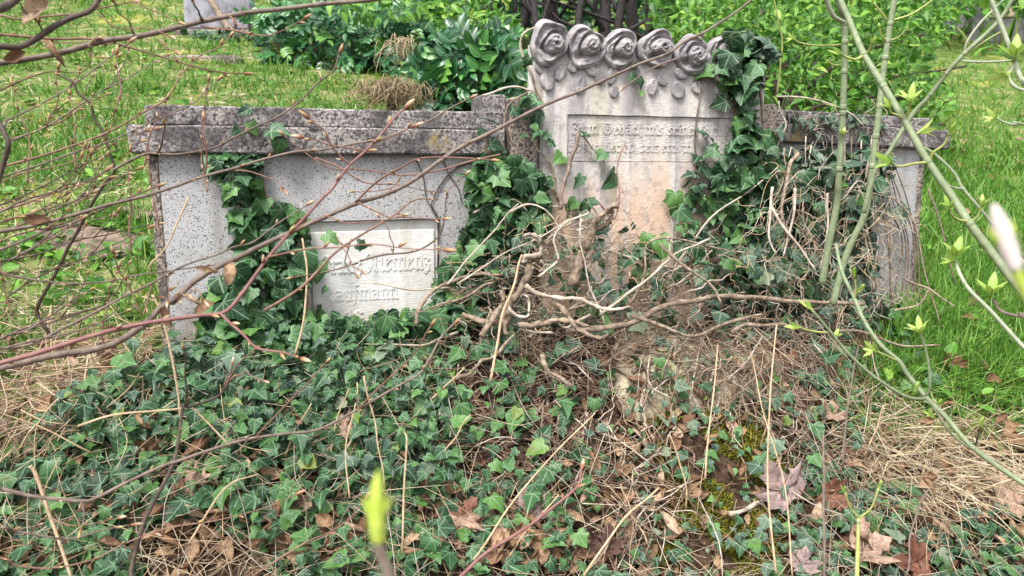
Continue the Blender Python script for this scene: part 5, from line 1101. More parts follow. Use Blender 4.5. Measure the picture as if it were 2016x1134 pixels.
# ------------------------------------------------------------------ branches
def add_buds(root, pts, n, size, base, start=.15, terminal=True, mat_kind=None):
    m = len(pts)
    idx = [int(m * t) for t in np.linspace(start, .93, n)] if n else []
    for k, i in enumerate(idx):
        i = min(i, m - 2); t_ = unit(pts[i + 1] - pts[i]); s_ = unit(np.cross(t_, rng.normal(0, 1, 3))) * (1 if k % 2 else -1); s_ = unit(s_ + np.array([0, -.1, .5 if k % 2 else -.3])); d = unit(t_ * .8 + s_ * .6)
        obj("bud", ME_bud, root, matrix=mat4(frames(d[None], np.cross(d, [.3, .4, .8])[None])[0], pts[i] - base + s_ * size * .08, size * rng.uniform(.5, 1.05)))
    if terminal:
        d = unit(pts[-1] - pts[-2]); obj("bud", ME_bud, root, matrix=mat4(frames(d[None], np.cross(d, [.3, .4, .8])[None])[0], pts[-1] - base, size * 1.35))
def branch(px, d0, d1, dia, mat, label, twigs=(), buds=6, bud=.012, name="bare_branch", cat="branch", group=None, taper=.45, wig=.003, dead=(), terminal=True, sides=8):
    n = len(px); p3 = [P(x, y, d0 + (d1 - d0) * i / (n - 1)) for i, (x, y) in enumerate(px)]
    if px[0][0] <= -30: p3 = [p3[0] + np.array([-.55, .05, -.12 - .1 * (px[0][1] > 500)]), p3[0] + np.array([-.26, .02, -.05])] + p3
    pts = wiggle(catmull(p3, 6), wig); base = pts[0].copy(); r_ = dia / 2 / FOC * (d0 + d1) / 2
    rad = np.linspace(r_, r_ * taper, len(pts)); rad = rad * (1 + .10 * (np.arange(len(pts)) % 7 == 0)); v, f, u = tube(pts, rad, sides); root = obj(name, mesh_np(name, v - base, f, u, mat=mat), loc=base); tag(root, label, cat, group)
    add_buds(root, pts, buds, bud, base, terminal=terminal)
    for tw in twigs:
        tpx, tdia, tm, tb = tw; nearest = np.argmin(np.linalg.norm(np.array(px) - np.array(tpx[0]), axis=1)); dd = d0 + (d1 - d0) * nearest / (n - 1)
        tp = wiggle(catmull([P(x, y, dd - .012 * i) for i, (x, y) in enumerate(tpx)], 5), .002); tr_ = tdia / 2 / FOC * dd
        v, f, u = tube(tp, np.linspace(tr_, tr_ * .5, len(tp)), 6); t_ = obj("twig", mesh_np("twig", v - base, f, u, mat=tm), root); 
        add_buds(t_, tp, tb, bud * .85, base)
    for (x, y, s_, a) in dead:
        nearest = np.argmin(np.linalg.norm(np.array(px) - np.array((x, y)), axis=1)); dd = d0 + (d1 - d0) * nearest / (n - 1) - .01
        q = P(x, y, dd); Rm = frames(np.array([[math.sin(a), -.2, math.cos(a)]]), np.array([[.3, -.8, .3]]) + rng.normal(0, .2, (1, 3)))[0]
        obj("dead_leaf", ME_curl[rng.integers(0, 5)], root, matrix=mat4(Rm, q - base, s_))
    return root
T_ = M_twig
branch([(-60, 140), (0, 125), (70, 115), (140, 100), (200, 82), (270, 72), (330, 58), (400, 40), (450, 30), (500, 22), (560, 17), (640, 8), (720, 2), (790, -10)], .95, 1.1, 13, M_bark, "thick smooth grey-brown branch arching along the top left of the view",
       [([(265, 72), (258, 50), (240, 30), (222, 8)], 4, M_barkd, 2), ([(400, 45), (392, 25), (380, 5)], 5, M_barkd, 2), ([(395, 52), (450, 60), (520, 67), (550, 64), (598, 37)], 4, T_, 4), ([(310, 80), (330, 95), (340, 100)], 4, T_, 1), ([(175, 100), (185, 112), (198, 113)], 4, T_, 1), ([(455, 35), (470, 50), (485, 62)], 4, T_, 1)],
       3, .012, dead=[(105, 100, .045, 2.4), (30, 112, .028, 1.2)], terminal=False, taper=.7)
branch([(-60, 108), (0, 97), (30, 90), (60, 75), (100, 55), (140, 38), (165, 25), (185, 10), (205, -15)], .85, .95, 13, M_barkd, "thick dark branch crossing the top left corner under the paler one",
       [([(85, 62), (60, 30), (40, 12), (30, 5)], 4, M_barkd, 2)], 2, .012, dead=[(72, 20, .05, .5)], terminal=False, taper=.8)
branch([(-60, 32), (-10, 20), (20, 5), (60, -20)], .8, .85, 18, M_barkd, "thickest brown branch cutting the very top left corner", [], 0, terminal=False, taper=.9)
branch([(-60, 68), (0, 70), (60, 74), (110, 76), (160, 75), (215, 78), (230, 87), (300, 107), (370, 127), (430, 140), (478, 143)], .9, 1.1, 6, T_, "slender twig dipping right from the top left branches, budded at its tip", [([(230, 87), (180, 85), (120, 84), (70, 84)], 3, T_, 2)], 7, .012)
branch([(-60, 33), (40, 37), (90, 32), (150, 25), (190, 15), (230, 8), (268, 3), (300, -10)], .95, 1.0, 5, T_, "thin reddish twig running level near the top left corner", [([(190, 24), (230, 55), (290, 54), (330, 70)], 3, T_, 3), ([(255, 2), (300, 20), (350, 42)], 3, T_, 3)], 4, .012)
branch([(-60, 205), (0, 177), (60, 155), (100, 142), (150, 142), (160, 138)], .95, 1.05, 4.5, T_, "short twig curving into the upper left edge, ending in a pale bud", [], 3, .013)
branch([(102, 666), (92, 649), (76, 622), (79, 599), (92, 571), (113, 529), (132, 486), (152, 451), (173, 412), (201, 368), (225, 338), (215, 300), (205, 265), (185, 235), (178, 205), (155, 185), (147, 165), (122, 150)], 1.25, 1.15, 8, M_barkd, "crooked dark brown stem standing upright in the grass left of the wing", [], 7, .010, taper=.5)
branch([(225, 338), (260, 320), (290, 305), (310, 302), (353, 300), (423, 286), (459, 270), (512, 247), (547, 233), (582, 208), (628, 162), (656, 141), (670, 105)], 1.15, 1.1, 6, M_bark, "thin branch crossing the left coping, its tip pointing up to the mahonia", [([(310, 302), (322, 270), (323, 245)], 4, M_barkd, 2)], 9, .013)
branch([(-60, 735), (0, 714), (71, 695), (141, 673), (212, 652), (265, 640), (318, 631), (388, 622), (434, 617), (459, 596), (494, 550), (529, 504), (565, 465), (600, 430), (635, 391), (656, 370), (685, 328), (720, 296), (752, 261), (773, 236), (795, 216)], .85, 1.0, 10, M_shoot, "purple-red shoot rising diagonally from the left edge to big buds over the coping",
       [([(434, 617), (470, 650), (510, 685), (560, 695), (588, 705)], 6, M_shoot, 4), ([(690, 325), (660, 295), (640, 262), (610, 235)], 4, T_, 3), ([(720, 296), (650, 286), (600, 270)], 4, T_, 3), ([(735, 280), (770, 270), (812, 250)], 3.5, T_, 2), ([(529, 504), (600, 490), (660, 488), (735, 482), (798, 489), (870, 492)], 4, T_, 5)], 12, .016, taper=.45, dead=[(408, 532, .03, 1.6), (452, 538, .03, .3)])
branch([(-60, 745), (0, 726), (106, 702), (212, 684), (282, 645), (314, 613), (356, 582), (381, 557), (423, 529), (459, 511), (512, 483), (565, 458), (635, 426), (700, 398), (756, 381), (809, 356), (862, 318), (908, 289), (968, 261), (1003, 243), (1073, 208), (1144, 180), (1215, 148), (1267, 124), (1316, 106), (1351, 81), (1387, 64), (1422, 42), (1457, 18), (1490, -10)], .95, 1.25, 13, M_bark,
       "longest brown branch sweeping diagonally from the lower left across the stele to the top", [([(700, 398), (760, 425), (800, 428), (870, 430)], 4, T_, 3), ([(700, 395), (740, 360), (790, 330), (835, 312), (965, 316)], 5, T_, 4), ([(640, 425), (690, 440), (760, 432), (790, 425)], 3, T_, 2), ([(340, 600), (385, 570), (400, 590)], 3.5, T_, 2), ([(1340, 112), (1290, 132), (1230, 170)], 4, M_bark, 0)],
       16, .013, taper=.35, dead=[(380, 590, .035, 2.0), (400, 605, .03, .8), (330, 625, .03, 2.6), (590, 440, .028, .8)])
branch([(-60, 470), (0, 458), (53, 448), (106, 433), (159, 416), (212, 400), (282, 384), (339, 368), (399, 349), (459, 335), (494, 325), (529, 314), (582, 300), (628, 295), (703, 279), (756, 268), (809, 247), (851, 233), (876, 219), (925, 196)], 1.0, 1.2, 8, M_bark, "long grey-brown branch running below the left coping towards the pillar", [([(400, 349), (407, 300), (400, 240), (408, 160)], 4, M_shoot, 4), ([(460, 335), (520, 345), (560, 372)], 3, T_, 2)], 11, .012, taper=.4, dead=[(72, 438, .035, 1.2)])
branch([(-60, 518), (0, 492), (42, 476), (92, 453), (141, 437), (198, 412), (240, 396), (310, 370)], .95, 1.1, 7, M_bark, "bare branch just under the long grey-brown one at the left edge", [([(92, 453), (130, 420), (180, 380)], 4, T_, 3)], 5, .012)
branch([(-60, 535), (0, 541), (71, 550), (141, 555), (212, 553), (265, 543), (335, 534), (388, 527), (440, 520)], .9, 1.1, 5, M_bark, "level thin twig across the grass into the left end of the wing", [], 6, .012)
branch([(-60, 690), (0, 682), (53, 677), (116, 649), (176, 621), (247, 585), (300, 561), (339, 538), (381, 518), (423, 504), (459, 486), (494, 476), (540, 440), (600, 402)], .9, 1.1, 6, M_bark, "bare branch rising parallel above the longest one on the left", [([(339, 538), (330, 560), (330, 590)], 3, T_, 1), ([(300, 561), (280, 620), (250, 560), (235, 530), (225, 500)], 4, T_, 3)], 8, .012)
branch([(-40, 345), (0, 332), (71, 311), (141, 286), (212, 258), (282, 219), (318, 201), (339, 176), (353, 152), (374, 131), (395, 109), (432, 92), (450, 72)], 1.05, 1.2, 5, T_, "thin twig climbing from the left edge past the coping's corner, green bud at its end", [], 8, .013)
branch([(-40, 362), (0, 349), (71, 328), (148, 300), (212, 279), (282, 247), (374, 208), (402, 187), (430, 160)], 1.0, 1.15, 4.5, M_bark, "thin grey twig just below it brushing the coping's upper edge", [], 7, .012)
branch([(-10, 230), (8, 250), (15, 280), (10, 310), (0, 340), (-20, 380)], .75, .75, 11, M_barkd, "dark bent stem bulging in from the left edge", [], 0, terminal=False, taper=.9)
LB = "thin bare twig with small buds in the spray fanning over the left-hand grass"
for k in range(20):
    x0, y0 = rng.uniform(-40, 20), rng.uniform(260, 700); L = rng.uniform(150, 330); sl = rng.uniform(-.55, -.1); cv = rng.uniform(-.12, .08); dd = rng.uniform(.8, 1.35)
    pts = [(x0 + L * t, y0 + sl * L * t + cv * L * t * t + 6 * math.sin(5 * t + k)) for t in np.linspace(0, 1, 6)]
    m_ = [T_, M_bark, M_bark, M_barkd][k % 4]; p1 = pts[3]
    LB = f"{['reddish', 'grey-brown', 'grey-brown', 'dark'][k % 4]} thin bare twig fanning over the left-hand grass, starting {'level with the coping' if y0 < 400 else 'beside the bare soil patch' if y0 < 550 else 'low by the dead leaves'}"
    branch(pts, dd, dd + .12, rng.uniform(3, 5.5), m_, LB, [([p1, (p1[0] + 30, p1[1] - 35), (p1[0] + 50, p1[1] - 80)], 2.8, m_, 2)], 5, .011, name="bare_twig", cat="twig", group="twigs fanning over the left-hand grass", sides=6)
LV = "thin upright twig with buds rising among the fanned branches on the left"
for k, (x, y, L) in enumerate([(60, 360, 190), (250, 500, 200), (310, 470, 210), (200, 690, 160), (30, 620, 190), (150, 330, 140), (95, 250, 110), (230, 210, 100), (400, 380, 140), (280, 330, 130)]):
    dd = rng.uniform(.9, 1.3); sx_ = rng.uniform(-.35, .35); LV = 'thin upright budded twig ' + ['left of the crooked dark stem', 'over the bare soil patch', 'at the wing wall, left end', 'by the dead leaves left of the wing', 'lowest at the left edge', 'in front of the upper grass, left of the coping', 'high at the far left', 'below the top left branches', 'on the concrete left of the ivy', 'in front of the left coping end'][k]
    branch([(x + sx_ * L * t + 5 * math.sin(4 * t + k), y - L * t) for t in np.linspace(0, 1, 5)], dd, dd, 3.6, [T_, M_shoot][k % 2], LV, [], 5, .011, name="bare_twig", cat="twig", group="upright twigs on the left", sides=6)
# twigs over the plaque and wing
branch([(520, 610), (600, 560), (660, 500), (720, 455), (780, 420), (818, 395), (860, 390)], 1.2, 1.35, 6, M_twig, "pinkish brown twig crossing the white plaque diagonally", [([(690, 478), (680, 520), (700, 540)], 3, M_barkd, 1), ([(708, 515), (760, 500), (820, 492), (860, 470), (872, 440), (878, 400), (880, 385)], 4.5, M_bark, 6), ([(705, 518), (640, 535), (580, 546)], 4, M_bark, 2), ([(775, 500), (770, 465), (750, 430)], 3, T_, 2), ([(665, 465), (690, 515), (708, 535)], 3, T_, 1)], 4, .012, terminal=False)
branch([(985, 305), (930, 315), (860, 335), (790, 345), (720, 335), (650, 330), (600, 300), (560, 268)], 1.3, 1.2, 4, T_, "arching thin twig lying across the upper left wing", [([(790, 345), (770, 370), (700, 378)], 3, T_, 3)], 6, .011)
branch([(620, 310), (670, 330), (720, 360), (790, 365), (870, 378), (915, 345)], 1.25, 1.3, 3.5, T_, "fine twig looping under the coping near the pillar", [], 5, .011)
# lower left
branch([(-60, 950), (0, 960), (71, 977), (159, 986), (190, 981), (247, 953), (318, 921), (353, 910), (423, 886), (494, 866), (565, 856), (628, 847), (703, 808), (756, 776), (791, 755), (826, 733), (848, 698), (869, 659), (892, 636)], .95, 1.15, 8, M_bark, "grey branch bowing across the ivy bank from the left edge to below the plaque", [([(700, 810), (760, 750), (812, 700), (850, 640)], 4, T_, 3), ([(160, 986), (165, 1010), (160, 1040)], 3, M_bark, 1), ([(500, 866), (560, 800), (600, 760), (640, 715)], 4, T_, 3)], 11, .012, taper=.5)
branch([(258, 1150), (261, 1115), (282, 1034), (300, 988), (325, 939), (342, 900), (353, 850), (363, 805), (380, 800), (430, 780), (448, 755), (455, 720)], 1.0, 1.15, 9, M_barkd, "olive-brown stem rising from the bottom left through the ivy", [([(365, 800), (367, 734), (362, 690)], 5, M_barkd, 2), ([(450, 750), (480, 735), (515, 750)], 4, T_, 3), ([(440, 770), (470, 715), (500, 690)], 4, T_, 2)], 5, .012, taper=.5)
branch([(890, 1150), (950, 1094), (1003, 1059), (1059, 1023), (1109, 984), (1137, 953), (1146, 925)], .95, 1.1, 7, M_shoot, "brown budded shoot slanting up from the bottom middle", [], 7, .017, taper=.6)
branch([(-40, 1040), (30, 1045), (100, 1060), (140, 1062), (200, 1045), (260, 1035)], .9, 1.0, 6, M_bark, "grey twig curving in low at the bottom left edge", [([(60, 1050), (90, 1020), (150, 1035), (230, 1020)], 3, T_, 5)], 4, .012)
branch([(-40, 1095), (30, 1112), (100, 1120), (180, 1105), (250, 1070), (330, 1040), (420, 1025), (520, 1000), (580, 975)], .9, 1.0, 4, T_, "fine reddish twig with orange buds along the bottom left", [], 10, .012)
branch([(500, 1134), (590, 1075), (640, 1050), (690, 1020), (720, 980)], 1.0, 1.1, 4, T_, "fine brown twig crossing the bottom edge left of the blurred bud", [], 3, .012)
# dry stalks
ST = [([(60, 915), (67, 932), (88, 988), (116, 1059), (145, 1150)], 1.0, 1.0, 8, "thick pinkish-tan dead stalk leaning in the bottom left corner"), ([(-30, 800), (0, 812), (90, 850), (187, 889)], 1.0, 1.1, 4, "pale straight straw slanting down across the left ivy edge"),
      ([(300, 580), (314, 610), (332, 670), (349, 770), (356, 830)], 1.2, 1.2, 5.5, "pale dry stalk standing at the left corner of the wing"), ([(153, 840), (219, 819), (290, 808), (367, 803), (385, 810), (452, 877)], 1.15, 1.2, 5, "bent tan stalk kinked over the ivy below the wing"),
      ([(374, 1069), (437, 967), (508, 932)], 1.05, 1.1, 4, "broken pale straw angled over the lower left ivy"), ([(964, 751), (978, 680), (989, 627), (1003, 582), (1017, 536), (1030, 500)], 1.6, 1.65, 6, "straight pale stalk leaning in front of the central tangle"),
      ([(1623, 1150), (1622, 1000), (1621, 857)], 1.1, 1.15, 6, "straight grey dead stalk standing at the bottom right of the stone"), ([(1660, 920), (1668, 800), (1680, 734), (1690, 680)], 1.3, 1.35, 4, "thin grey-brown stalk in the verge right of the stone"),
      ([(370, 390), (330, 480), (290, 530)], 1.25, 1.2, 4, "tan straw crossing the left edge of the wing"), ([(715, 740), (740, 850), (760, 960)], 1.2, 1.2, 3.5, "thin buff stalk hanging down the ivy bank below the plaque"),
      ([(580, 700), (600, 620), (604, 540), (596, 470)], 1.6, 1.6, 5, "pale upright dead stem along the left edge of the white plaque"), ([(1150, 1134), (1230, 1020), (1300, 960)], 1.15, 1.2, 5, "pale straw propped across the lower middle litter"),
      ([(1390, 940), (1400, 800), (1415, 680)], 1.35, 1.45, 3.5, "thin pale stalk hanging over the mossy stone"), ([(1530, 1130), (1510, 950), (1515, 780), (1530, 640)], 1.25, 1.4, 4, "long pale stalk hanging at the right side of the stone"),
      ([(1560, 1134), (1545, 960), (1500, 800), (1480, 700)], 1.2, 1.35, 3, "thin second stalk slanting right of the long pale one"), ([(1780, 1134), (1800, 1030), (1830, 950)], 1.1, 1.15, 4, "dark thin stalk standing in the bottom right ivy"),
      ([(690, 980), (680, 880), (700, 790)], 1.15, 1.2, 3, "thin upright straw in the ivy left of the blurred bud"), ([(790, 1090), (800, 880), (795, 850)], 1.15, 1.2, 4, "straight tan straw behind the blurred green bud"), ([(930, 1100), (1000, 1000), (1090, 900), (1170, 810)], 1.2, 1.35, 4, "pale straw slanting up from the bottom middle towards the stone")]
for px, d0, d1, dia, lab in ST:
    branch(px, d0, d1, dia, M_stalk if 'grey' not in lab and 'dark' not in lab else M_bark, lab, [], 0, name="dry_stalk", cat="stalk", terminal=False, taper=.7, sides=6)
for k, (x, y, L, a) in enumerate([(40, 780, 160, -1.2), (90, 720, 120, -1.5), (20, 900, 150, -.9), (120, 760, 150, -1.7), (650, 900, 140, -1.3), (730, 870, 120, -1.8), (800, 820, 150, -.7), (560, 900, 120, -1.1), (840, 950, 160, -1.0), (240, 860, 130, -.6), (1000, 1100, 160, -.9), (1280, 1080, 140, -2.0), (1700, 900, 110, -1.2), (1350, 1000, 150, -1.8)]):
    wh = ['at the left edge above the ivy', 'below the left wing, nearly upright', 'low at the left edge', 'under the left wing leaning left', 'in the ivy below the plaque', 'left of the central litter leaning left', 'under the tangle leaning far right', 'in the middle of the ivy carpet', 'right of the blurred lime bud', 'in the ivy below the wing corner', 'at the bottom middle', 'under the mossy stone leaning left', 'in the flattened dry grass', 'on the face of the mossy stone'][k]
    q0 = hit(x, y)[0]; dd = float(np.dot(q0 - EYE, FW)) - .03
    branch([(x, y), (x + L * .5 * math.cos(a) + rng.normal(0, 6), y + L * .5 * math.sin(a)), (x + L * math.cos(a), y + L * math.sin(a))], dd, dd, 4, M_stalk, f"thin tan straw poking up {wh}", [], 0, name="dry_stalk", cat="stalk", group="straws poking out of the litter", terminal=False, taper=.7, sides=5)

# ------------------------------------------------------------------ green saplings on the right
def sapling(px, d0, d1, dia, mat, label, nodes=(), shoots=(), buds=(), taper=.75, name="green_sapling"):
    n = len(px); p3 = [P(x, y, d0 + (d1 - d0) * i / (n - 1)) for i, (x, y) in enumerate(px)]
    if px[0][0] >= 2040: p3 = [p3[0] + unit(p3[0] - p3[1]) * .7 + np.array([.1, 0, -.2]), p3[0] + unit(p3[0] - p3[1]) * .35 + np.array([0, 0, -.05])] + p3
    pts = catmull(p3, 9); base = pts[0].copy(); r_ = dia / 2 / FOC * (d0 + d1) / 2
    rad = np.linspace(r_, r_ * taper, len(pts)); v, f, u = tube(pts, rad, 10); root = obj(name, mesh_np(name, v - base, f, u, mat=mat), loc=base); tag(root, label, "sapling")
    dep = lambda x, y: d0 + (d1 - d0) * np.argmin(np.linalg.norm(np.array(px, float) - np.array((x, y)), axis=1)) / (n - 1)
    scr = np.stack([1008 + FOC * np.dot(pts - EYE, RT) / np.dot(pts - EYE, FW), 567 - FOC * np.dot(pts - EYE, UP) / np.dot(pts - EYE, FW)], 1)
    for (x, y) in nodes:
        i = int(np.clip(np.argmin(np.linalg.norm(scr - np.array((x, y)), axis=1)), 1, len(pts) - 2)); t_ = unit(pts[i + 1] - pts[i - 1]); c = pts[i]; rr_ = rad[i]
        ring = tube(np.array([c - t_ * rr_ * .9, c - t_ * rr_ * .3, c + t_ * rr_ * .3, c + t_ * rr_ * .9]), np.array([1.0, 1.10, 1.10, 1.0]) * rr_, 10)
        obj("node_ring", mesh_np("node_ring", ring[0] - base, ring[1], ring[2], mat=M_green), root)
    for sp_ in shoots:
        spx, sdia, sm, ksz = sp_; dd = dep(*spx[0]); tp = catmull([P(x, y, dd - .008 * i) for i, (x, y) in enumerate(spx)], 5); sr = sdia / 2 / FOC * dd
        v, f, u = tube(tp, np.linspace(sr, sr * .7, len(tp)), 7); so = obj("side_shoot", mesh_np("side_shoot", v - base, f, u, mat=sm), root)
        if ksz:
            d = unit(tp[-1] - tp[-2]); obj("leaf_bud", ME_open[rng.integers(0, 3)], so, matrix=mat4(frames(d[None], np.cross(d, [.3, .9, .2])[None])[0], tp[-1] - base, ksz))
    for (x, y, s_, a) in buds:
        dd = dep(x, y) - .01; d = unit([math.cos(a), -.2, math.sin(a)]); obj("leaf_bud", ME_open[rng.integers(0, 3)], root, matrix=mat4(frames(d[None], np.cross(d, [.3, .9, .2])[None])[0], P(x, y, dd) - base, s_))
    return root
Y_ = M_yellow
sapling([(1618, 560), (1632, 480), (1648, 400), (1651, 353), (1658, 247), (1662, 141), (1663, 46), (1655, 20), (1640, -30)], 1.75, 1.6, 14, M_green, "upright grey-green sapling stem before the right wing, leftmost of the tall pair",
        [(1661, 88), (1660, 142), (1660, 212), (1656, 226), (1651, 335), (1662, 48)], [([(1656, 88), (1610, 90), (1575, 84), (1562, 76)], 4, Y_, .02), ([(1654, 128), (1640, 128), (1632, 122)], 4, Y_, .012), ([(1656, 212), (1625, 205), (1610, 192)], 3, Y_, .012)], [(1658, 265, .022, 1.4), (1675, 5, .03, 1.4)])
sapling([(1640, 600), (1660, 520), (1680, 470), (1695, 440), (1708, 400), (1718, 318), (1729, 229), (1739, 141), (1750, 64), (1762, -10), (1766, -50)], 1.75, 1.65, 14, M_green, "upright grey-green sapling stem before the right wing, the right one of the tall pair",
        [(1752, 45), (1746, 80), (1738, 116), (1722, 268), (1716, 330), (1730, 210)], [([(1745, 40), (1735, 25), (1720, 5)], 5, Y_, .018), ([(1757, 40), (1790, 30), (1820, 12), (1845, -8)], 5, Y_, .02), ([(1745, 80), (1735, 70), (1732, 55)], 3.5, Y_, .015), ([(1750, 80), (1768, 74), (1780, 62)], 3.5, Y_, .02)], [])
sapling([(2070, 660), (2016, 580), (1979, 532), (1909, 440), (1880, 395), (1827, 318), (1778, 233), (1739, 169), (1700, 106), (1672, 40), (1655, 0), (1645, -40)], 1.05, 1.35, 16, M_green, "thickest green sapling stem slanting from the right edge up to the top",
        [(1703, 108), (1733, 160), (1778, 236), (1828, 318), (1908, 437), (1738, 168)], [([(1700, 108), (1685, 117), (1665, 112), (1655, 106)], 6, Y_, .03), ([(1705, 106), (1712, 98), (1715, 88)], 6, Y_, .022), ([(1780, 236), (1770, 228), (1755, 222), (1750, 212)], 5, Y_, .022), ([(1826, 320), (1800, 322), (1770, 328), (1755, 322)], 6, Y_, .035), ([(1830, 318), (1838, 300), (1858, 285), (1868, 265)], 6, Y_, .03), ([(1785, 230), (1790, 215), (1792, 200)], 6, Y_, .032), ([(1905, 436), (1885, 432), (1872, 420), (1868, 408)], 6, Y_, .022), ([(1912, 436), (1925, 425), (1932, 405)], 5, Y_, .022)],
        [(1808, 262, .035, .4)])
sapling([(1700, 420), (1722, 339), (1750, 300), (1796, 226), (1828, 191), (1863, 145), (1898, 106), (1962, 46), (1993, 0), (2010, -30)], 1.5, 1.35, 10, M_green, "thinner green stem slanting the opposite way behind the thickest one",
        [(1863, 143), (1898, 106), (1830, 188)], [([(1898, 106), (1905, 80), (1930, 45), (1960, 15), (1975, 0)], 5, M_greenp, 0), ([(1895, 120), (1940, 122), (1990, 119)], 5, M_greenp, .03), ([(1862, 143), (1852, 140), (1850, 128)], 3, Y_, .015), ([(1900, 108), (1940, 80), (1975, 60)], 3.5, Y_, .016)], [])
sapling([(2070, 590), (2016, 518), (1937, 420), (1895, 370), (1880, 342), (1845, 307), (1820, 290)], 1.15, 1.3, 7, M_green, "slim green side stem just right of the thickest sapling stem", [(1900, 372)], [([(1900, 372), (1880, 370), (1868, 365)], 5, M_greenp, .016)], [])
sapling([(2075, 990), (2016, 953), (1916, 882), (1863, 822), (1824, 783), (1785, 734), (1771, 712), (1732, 677), (1701, 631), (1683, 589), (1658, 536), (1645, 480)], 1.0, 1.35, 10, M_green, "green shoot sweeping from the lower right edge up towards the right wing",
        [(1824, 785), (1768, 712), (1916, 884)], [([(1824, 785), (1790, 783), (1757, 766), (1711, 734), (1669, 695), (1634, 652), (1598, 610)], 7, M_green, .026), ([(1822, 780), (1831, 760), (1826, 705), (1812, 655)], 6, M_green, .028), ([(1765, 710), (1745, 700), (1722, 690)], 4, Y_, .022), ([(1920, 880), (1925, 860), (1930, 838)], 4, M_barkd, .022), ([(1910, 885), (1870, 850), (1835, 800), (1820, 790)], 5, M_green, 0), ([(1683, 590), (1685, 570), (1682, 545)], 4, Y_, .026), ([(1630, 655), (1600, 652), (1575, 645)], 4, Y_, .03)],
        [(1690, 575, .026, 1.2), (1642, 665, .02, 1.3), (1800, 770, .024, 1.4), (1845, 800, .02, 1.3), (1838, 822, .022, 2.4)])
sapling([(2070, 730), (2016, 684), (1951, 613), (1909, 571), (1890, 540), (1881, 515)], 1.0, 1.1, 9, M_greenp, "green shoot with an opening bud before the bright lawn at the right edge", [(1900, 560)], [], [(1880, 505, .035, 1.5), (1878, 515, .022, 2.4)])
sapling([(2070, 628), (2016, 624), (1972, 613), (1955, 590)], .95, 1.0, 7, M_bark, "short twig tipped by a spreading young bud at the right edge", [], [], [(1950, 580, .034, 1.6)])
sapling([(2060, 240), (2010, 155), (1998, 120), (1975, 60), (1950, -5), (1940, -30)], 1.1, 1.15, 11, M_greenp, "pale grey-green stem crossing the top right corner", [(1998, 118)], [([(2000, 125), (1985, 150), (2000, 172), (2030, 180)], 8, M_greenp, .03), ([(2010, 150), (2020, 165), (2040, 190)], 6, M_greenp, 0)], [(1998, 112, .04, 1.7), (1985, 145, .03, 3.6)])
sapling([(2040, 250), (2000, 246), (1975, 240), (1962, 232)], 1.1, 1.1, 5, M_greenp, "short level shoot entering from the right edge above the lawn", [], [], [(1960, 232, .02, 2.6)])
sapling([(1612, -30), (1625, -5), (1640, 30), (1662, 44)], 1.55, 1.6, 10, M_greenp, "pale bluish broken stem hooked at the top of the tall pair", [], [], [])
sapling([(1530, 185), (1536, 130), (1540, 80), (1532, 40), (1522, -10)], 2.2, 2.1, 4, Y_, "thin yellowish shoot hanging right of the ivy-topped stele", [], [], [])
sapling([(1686, 1160), (1688, 1100), (1690, 1020)], 1.05, 1.08, 9, Y_, "small yellow-green forked shoot rising from the bottom right ivy", [(1690, 1022)], [([(1690, 1020), (1672, 995), (1664, 970)], 5, Y_, .016), ([(1691, 1020), (1715, 1000), (1730, 960)], 5, Y_, .018)], [])
# near shoots, out of focus
def near_shoot(px, d, w_px, label, cols):
    pts = catmull([P(x, y, d) for x, y in px], 8); base = pts[0].copy(); n = len(pts); t = np.linspace(0, 1, n); r_ = w_px / 2 / FOC * d
    root = empty("near_shoot", base, label, "shoot")
    k = int(n * .45); v, f, u = tube(pts[:k + 1], r_ * (.55 + .25 * t[:k + 1]), 10); obj("stem", mesh_np("stem", v - base, f, u, mat=cols[0]), root)
    s = t[k:]; prof = np.interp(s, [t[k], .6, .78, .92, 1], [.8, 1.05, 1.0, .6, .05]) * r_; v, f, u = tube(pts[k:], prof, 10); obj("leaf_bud", mesh_np("leaf_bud", v - base, f, u, mat=cols[1]), root)
    a = pts[int(n * .6)]; dirn = unit(pts[-1] - pts[k]); sd = unit(np.cross(dirn, FW))
    for sg in (-1, 1):
        c = catmull([a, a + dirn * r_ * 2 + sd * sg * r_ * 1.2, a + dirn * r_ * 3.2 + sd * sg * r_ * 1.5], 4); v, f, u = tube(c, np.linspace(r_ * .55, r_ * .05, len(c)), 8); obj("bud_scale", mesh_np("bud_scale", v - base, f, u, mat=cols[2]), root)
M_lime = mat_bark("bud_lime", (0.34, 0.43, 0.05), (0.42, 0.50, 0.09), .5); M_pinkish = mat_bark("bud_pale_pink", (0.66, 0.55, 0.52), (0.74, 0.66, 0.62), .5)
near_shoot([(785, 1180), (765, 1130), (748, 1080), (742, 1030), (742, 980), (744, 925)], .24, 34, "blurred lime-green bud on a stalk close to the lens at the bottom", (M_bark, M_lime, M_lime))
near_shoot([(2060, 660), (2030, 600), (2005, 545), (1985, 490), (1968, 440), (1955, 400)], .24, 33, "blurred pale pinkish bud close to the lens at the right edge", (M_lime, M_pinkish, M_lime))

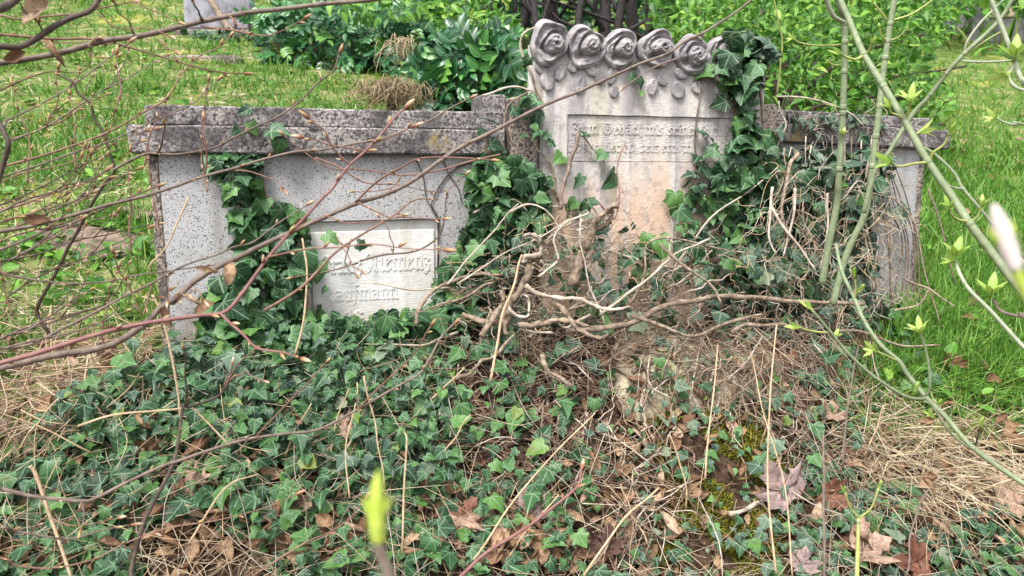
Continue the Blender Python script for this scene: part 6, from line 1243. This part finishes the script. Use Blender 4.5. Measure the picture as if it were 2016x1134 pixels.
# vines and leaning stem on the far gravestone
fb = fq.copy()
for k in range(7):
    x0 = 380 + k * 17; pts = wiggle(catmull([P(x0 + rng.uniform(-15, 15), 85, 6.2), P(x0 + rng.uniform(-15, 15), 45, 6.25), P(x0 + rng.uniform(-25, 25), -20, 6.25)], 5), .03)
    v, f, u = tube(pts, rng.uniform(.006, .013), 5); o = obj("bare_vine", mesh_np("bare_vine", v - pts[0], f, u, mat=M_barkd), loc=pts[0]); tag(o, "bare dark vine climbing the far gravestone in the top left", "vine", "vines on the far gravestone")
pts = catmull([P(520, 122, 6.0), P(492, 105, 6.0), P(465, 75, 6.05), P(440, 40, 6.1), P(415, 0, 6.15), P(400, -30, 6.2)], 5); v, f, u = tube(pts, np.linspace(.035, .025, len(pts)), 8)
tag(obj("leaning_stem", mesh_np("leaning_stem", v - pts[0], f, u, mat=M_ivystem), loc=pts[0]), "thick pale bare stem leaning across the far gravestone", "stem")
c = in_poly([(355, 90), (500, 85), (500, 62), (360, 60)], 160); q = np.array([P(x, y, rng.uniform(5.9, 6.2)) for x, y in c])
o = obj("dark_ground_ivy", scatter_mesh("dark_ground_ivy", IT, q, frames(rng.normal(0, 1, (160, 3)), rng.normal(0, .5, (160, 3)) + [0, -.7, .3]), rng.uniform(.03, .06, 160), rng.uniform(0, .5, 160), M_ivy)); tag(o, kind="stuff")
# dead fern-like tuft hanging behind the coping
tq = onto(P(775, 225, 2.75)); tuft = empty("dead_grass_tuft", tq, "hanging tuft of buff dead grass beside the mahonia behind the coping", "grass tuft")
def tuft_mesh(n, L, wide):
    l = []
    for i in range(n):
        o = np.array([rng.normal(0, wide), rng.normal(0, .03), rng.normal(0, .012)]); a = unit([rng.normal(0, .8), -abs(rng.normal(.5, .4)), 0]); LL = L * rng.uniform(.35, 1.25)
        p1 = o + a * LL * .35 + [0, 0, LL * rng.uniform(.05, .4)]; p2 = p1 + a * LL * rng.uniform(.1, .5) + [rng.normal(0, .02), 0, -LL * rng.uniform(.3, .9)]; p3 = p2 + [rng.normal(0, .03), rng.normal(0, .02), -LL * rng.uniform(.0, .5)]
        l.append(tube(catmull([o, p1, p2, p3], 3), np.linspace(.0022, .001, 10), 3))
    return join(l)
tp_ = P(772, 178, 2.72) - tq
o = obj("blades", mesh_np("blades", *tuft_mesh(330, .085, .055), mat=M_straw), tuft, loc=tp_); o["kind"] = "stuff"
obj("stump", mesh_np("stump", *tube(np.array([[0, 0, -.05], tp_ * .5, tp_]), [.03, .025, .02], 7), mat=M_barkd), tuft)
t2 = empty("dead_grass_tuft", onto(P(800, 130, 3.3)), "pale spray of broken dead stems in the middle of the mahonia", "grass tuft")
o = obj("blades", mesh_np("blades", *tuft_mesh(45, .13, .04), mat=M_straw), t2, loc=P(790, 92, 3.25) - np.array(t2.location)); o["kind"] = "stuff"
obj("stump", mesh_np("stump", *tube(np.array([[0, 0, -.05], (P(790, 92, 3.25) - np.array(t2.location))]), [.012, .006], 6), mat=M_barkd), t2)
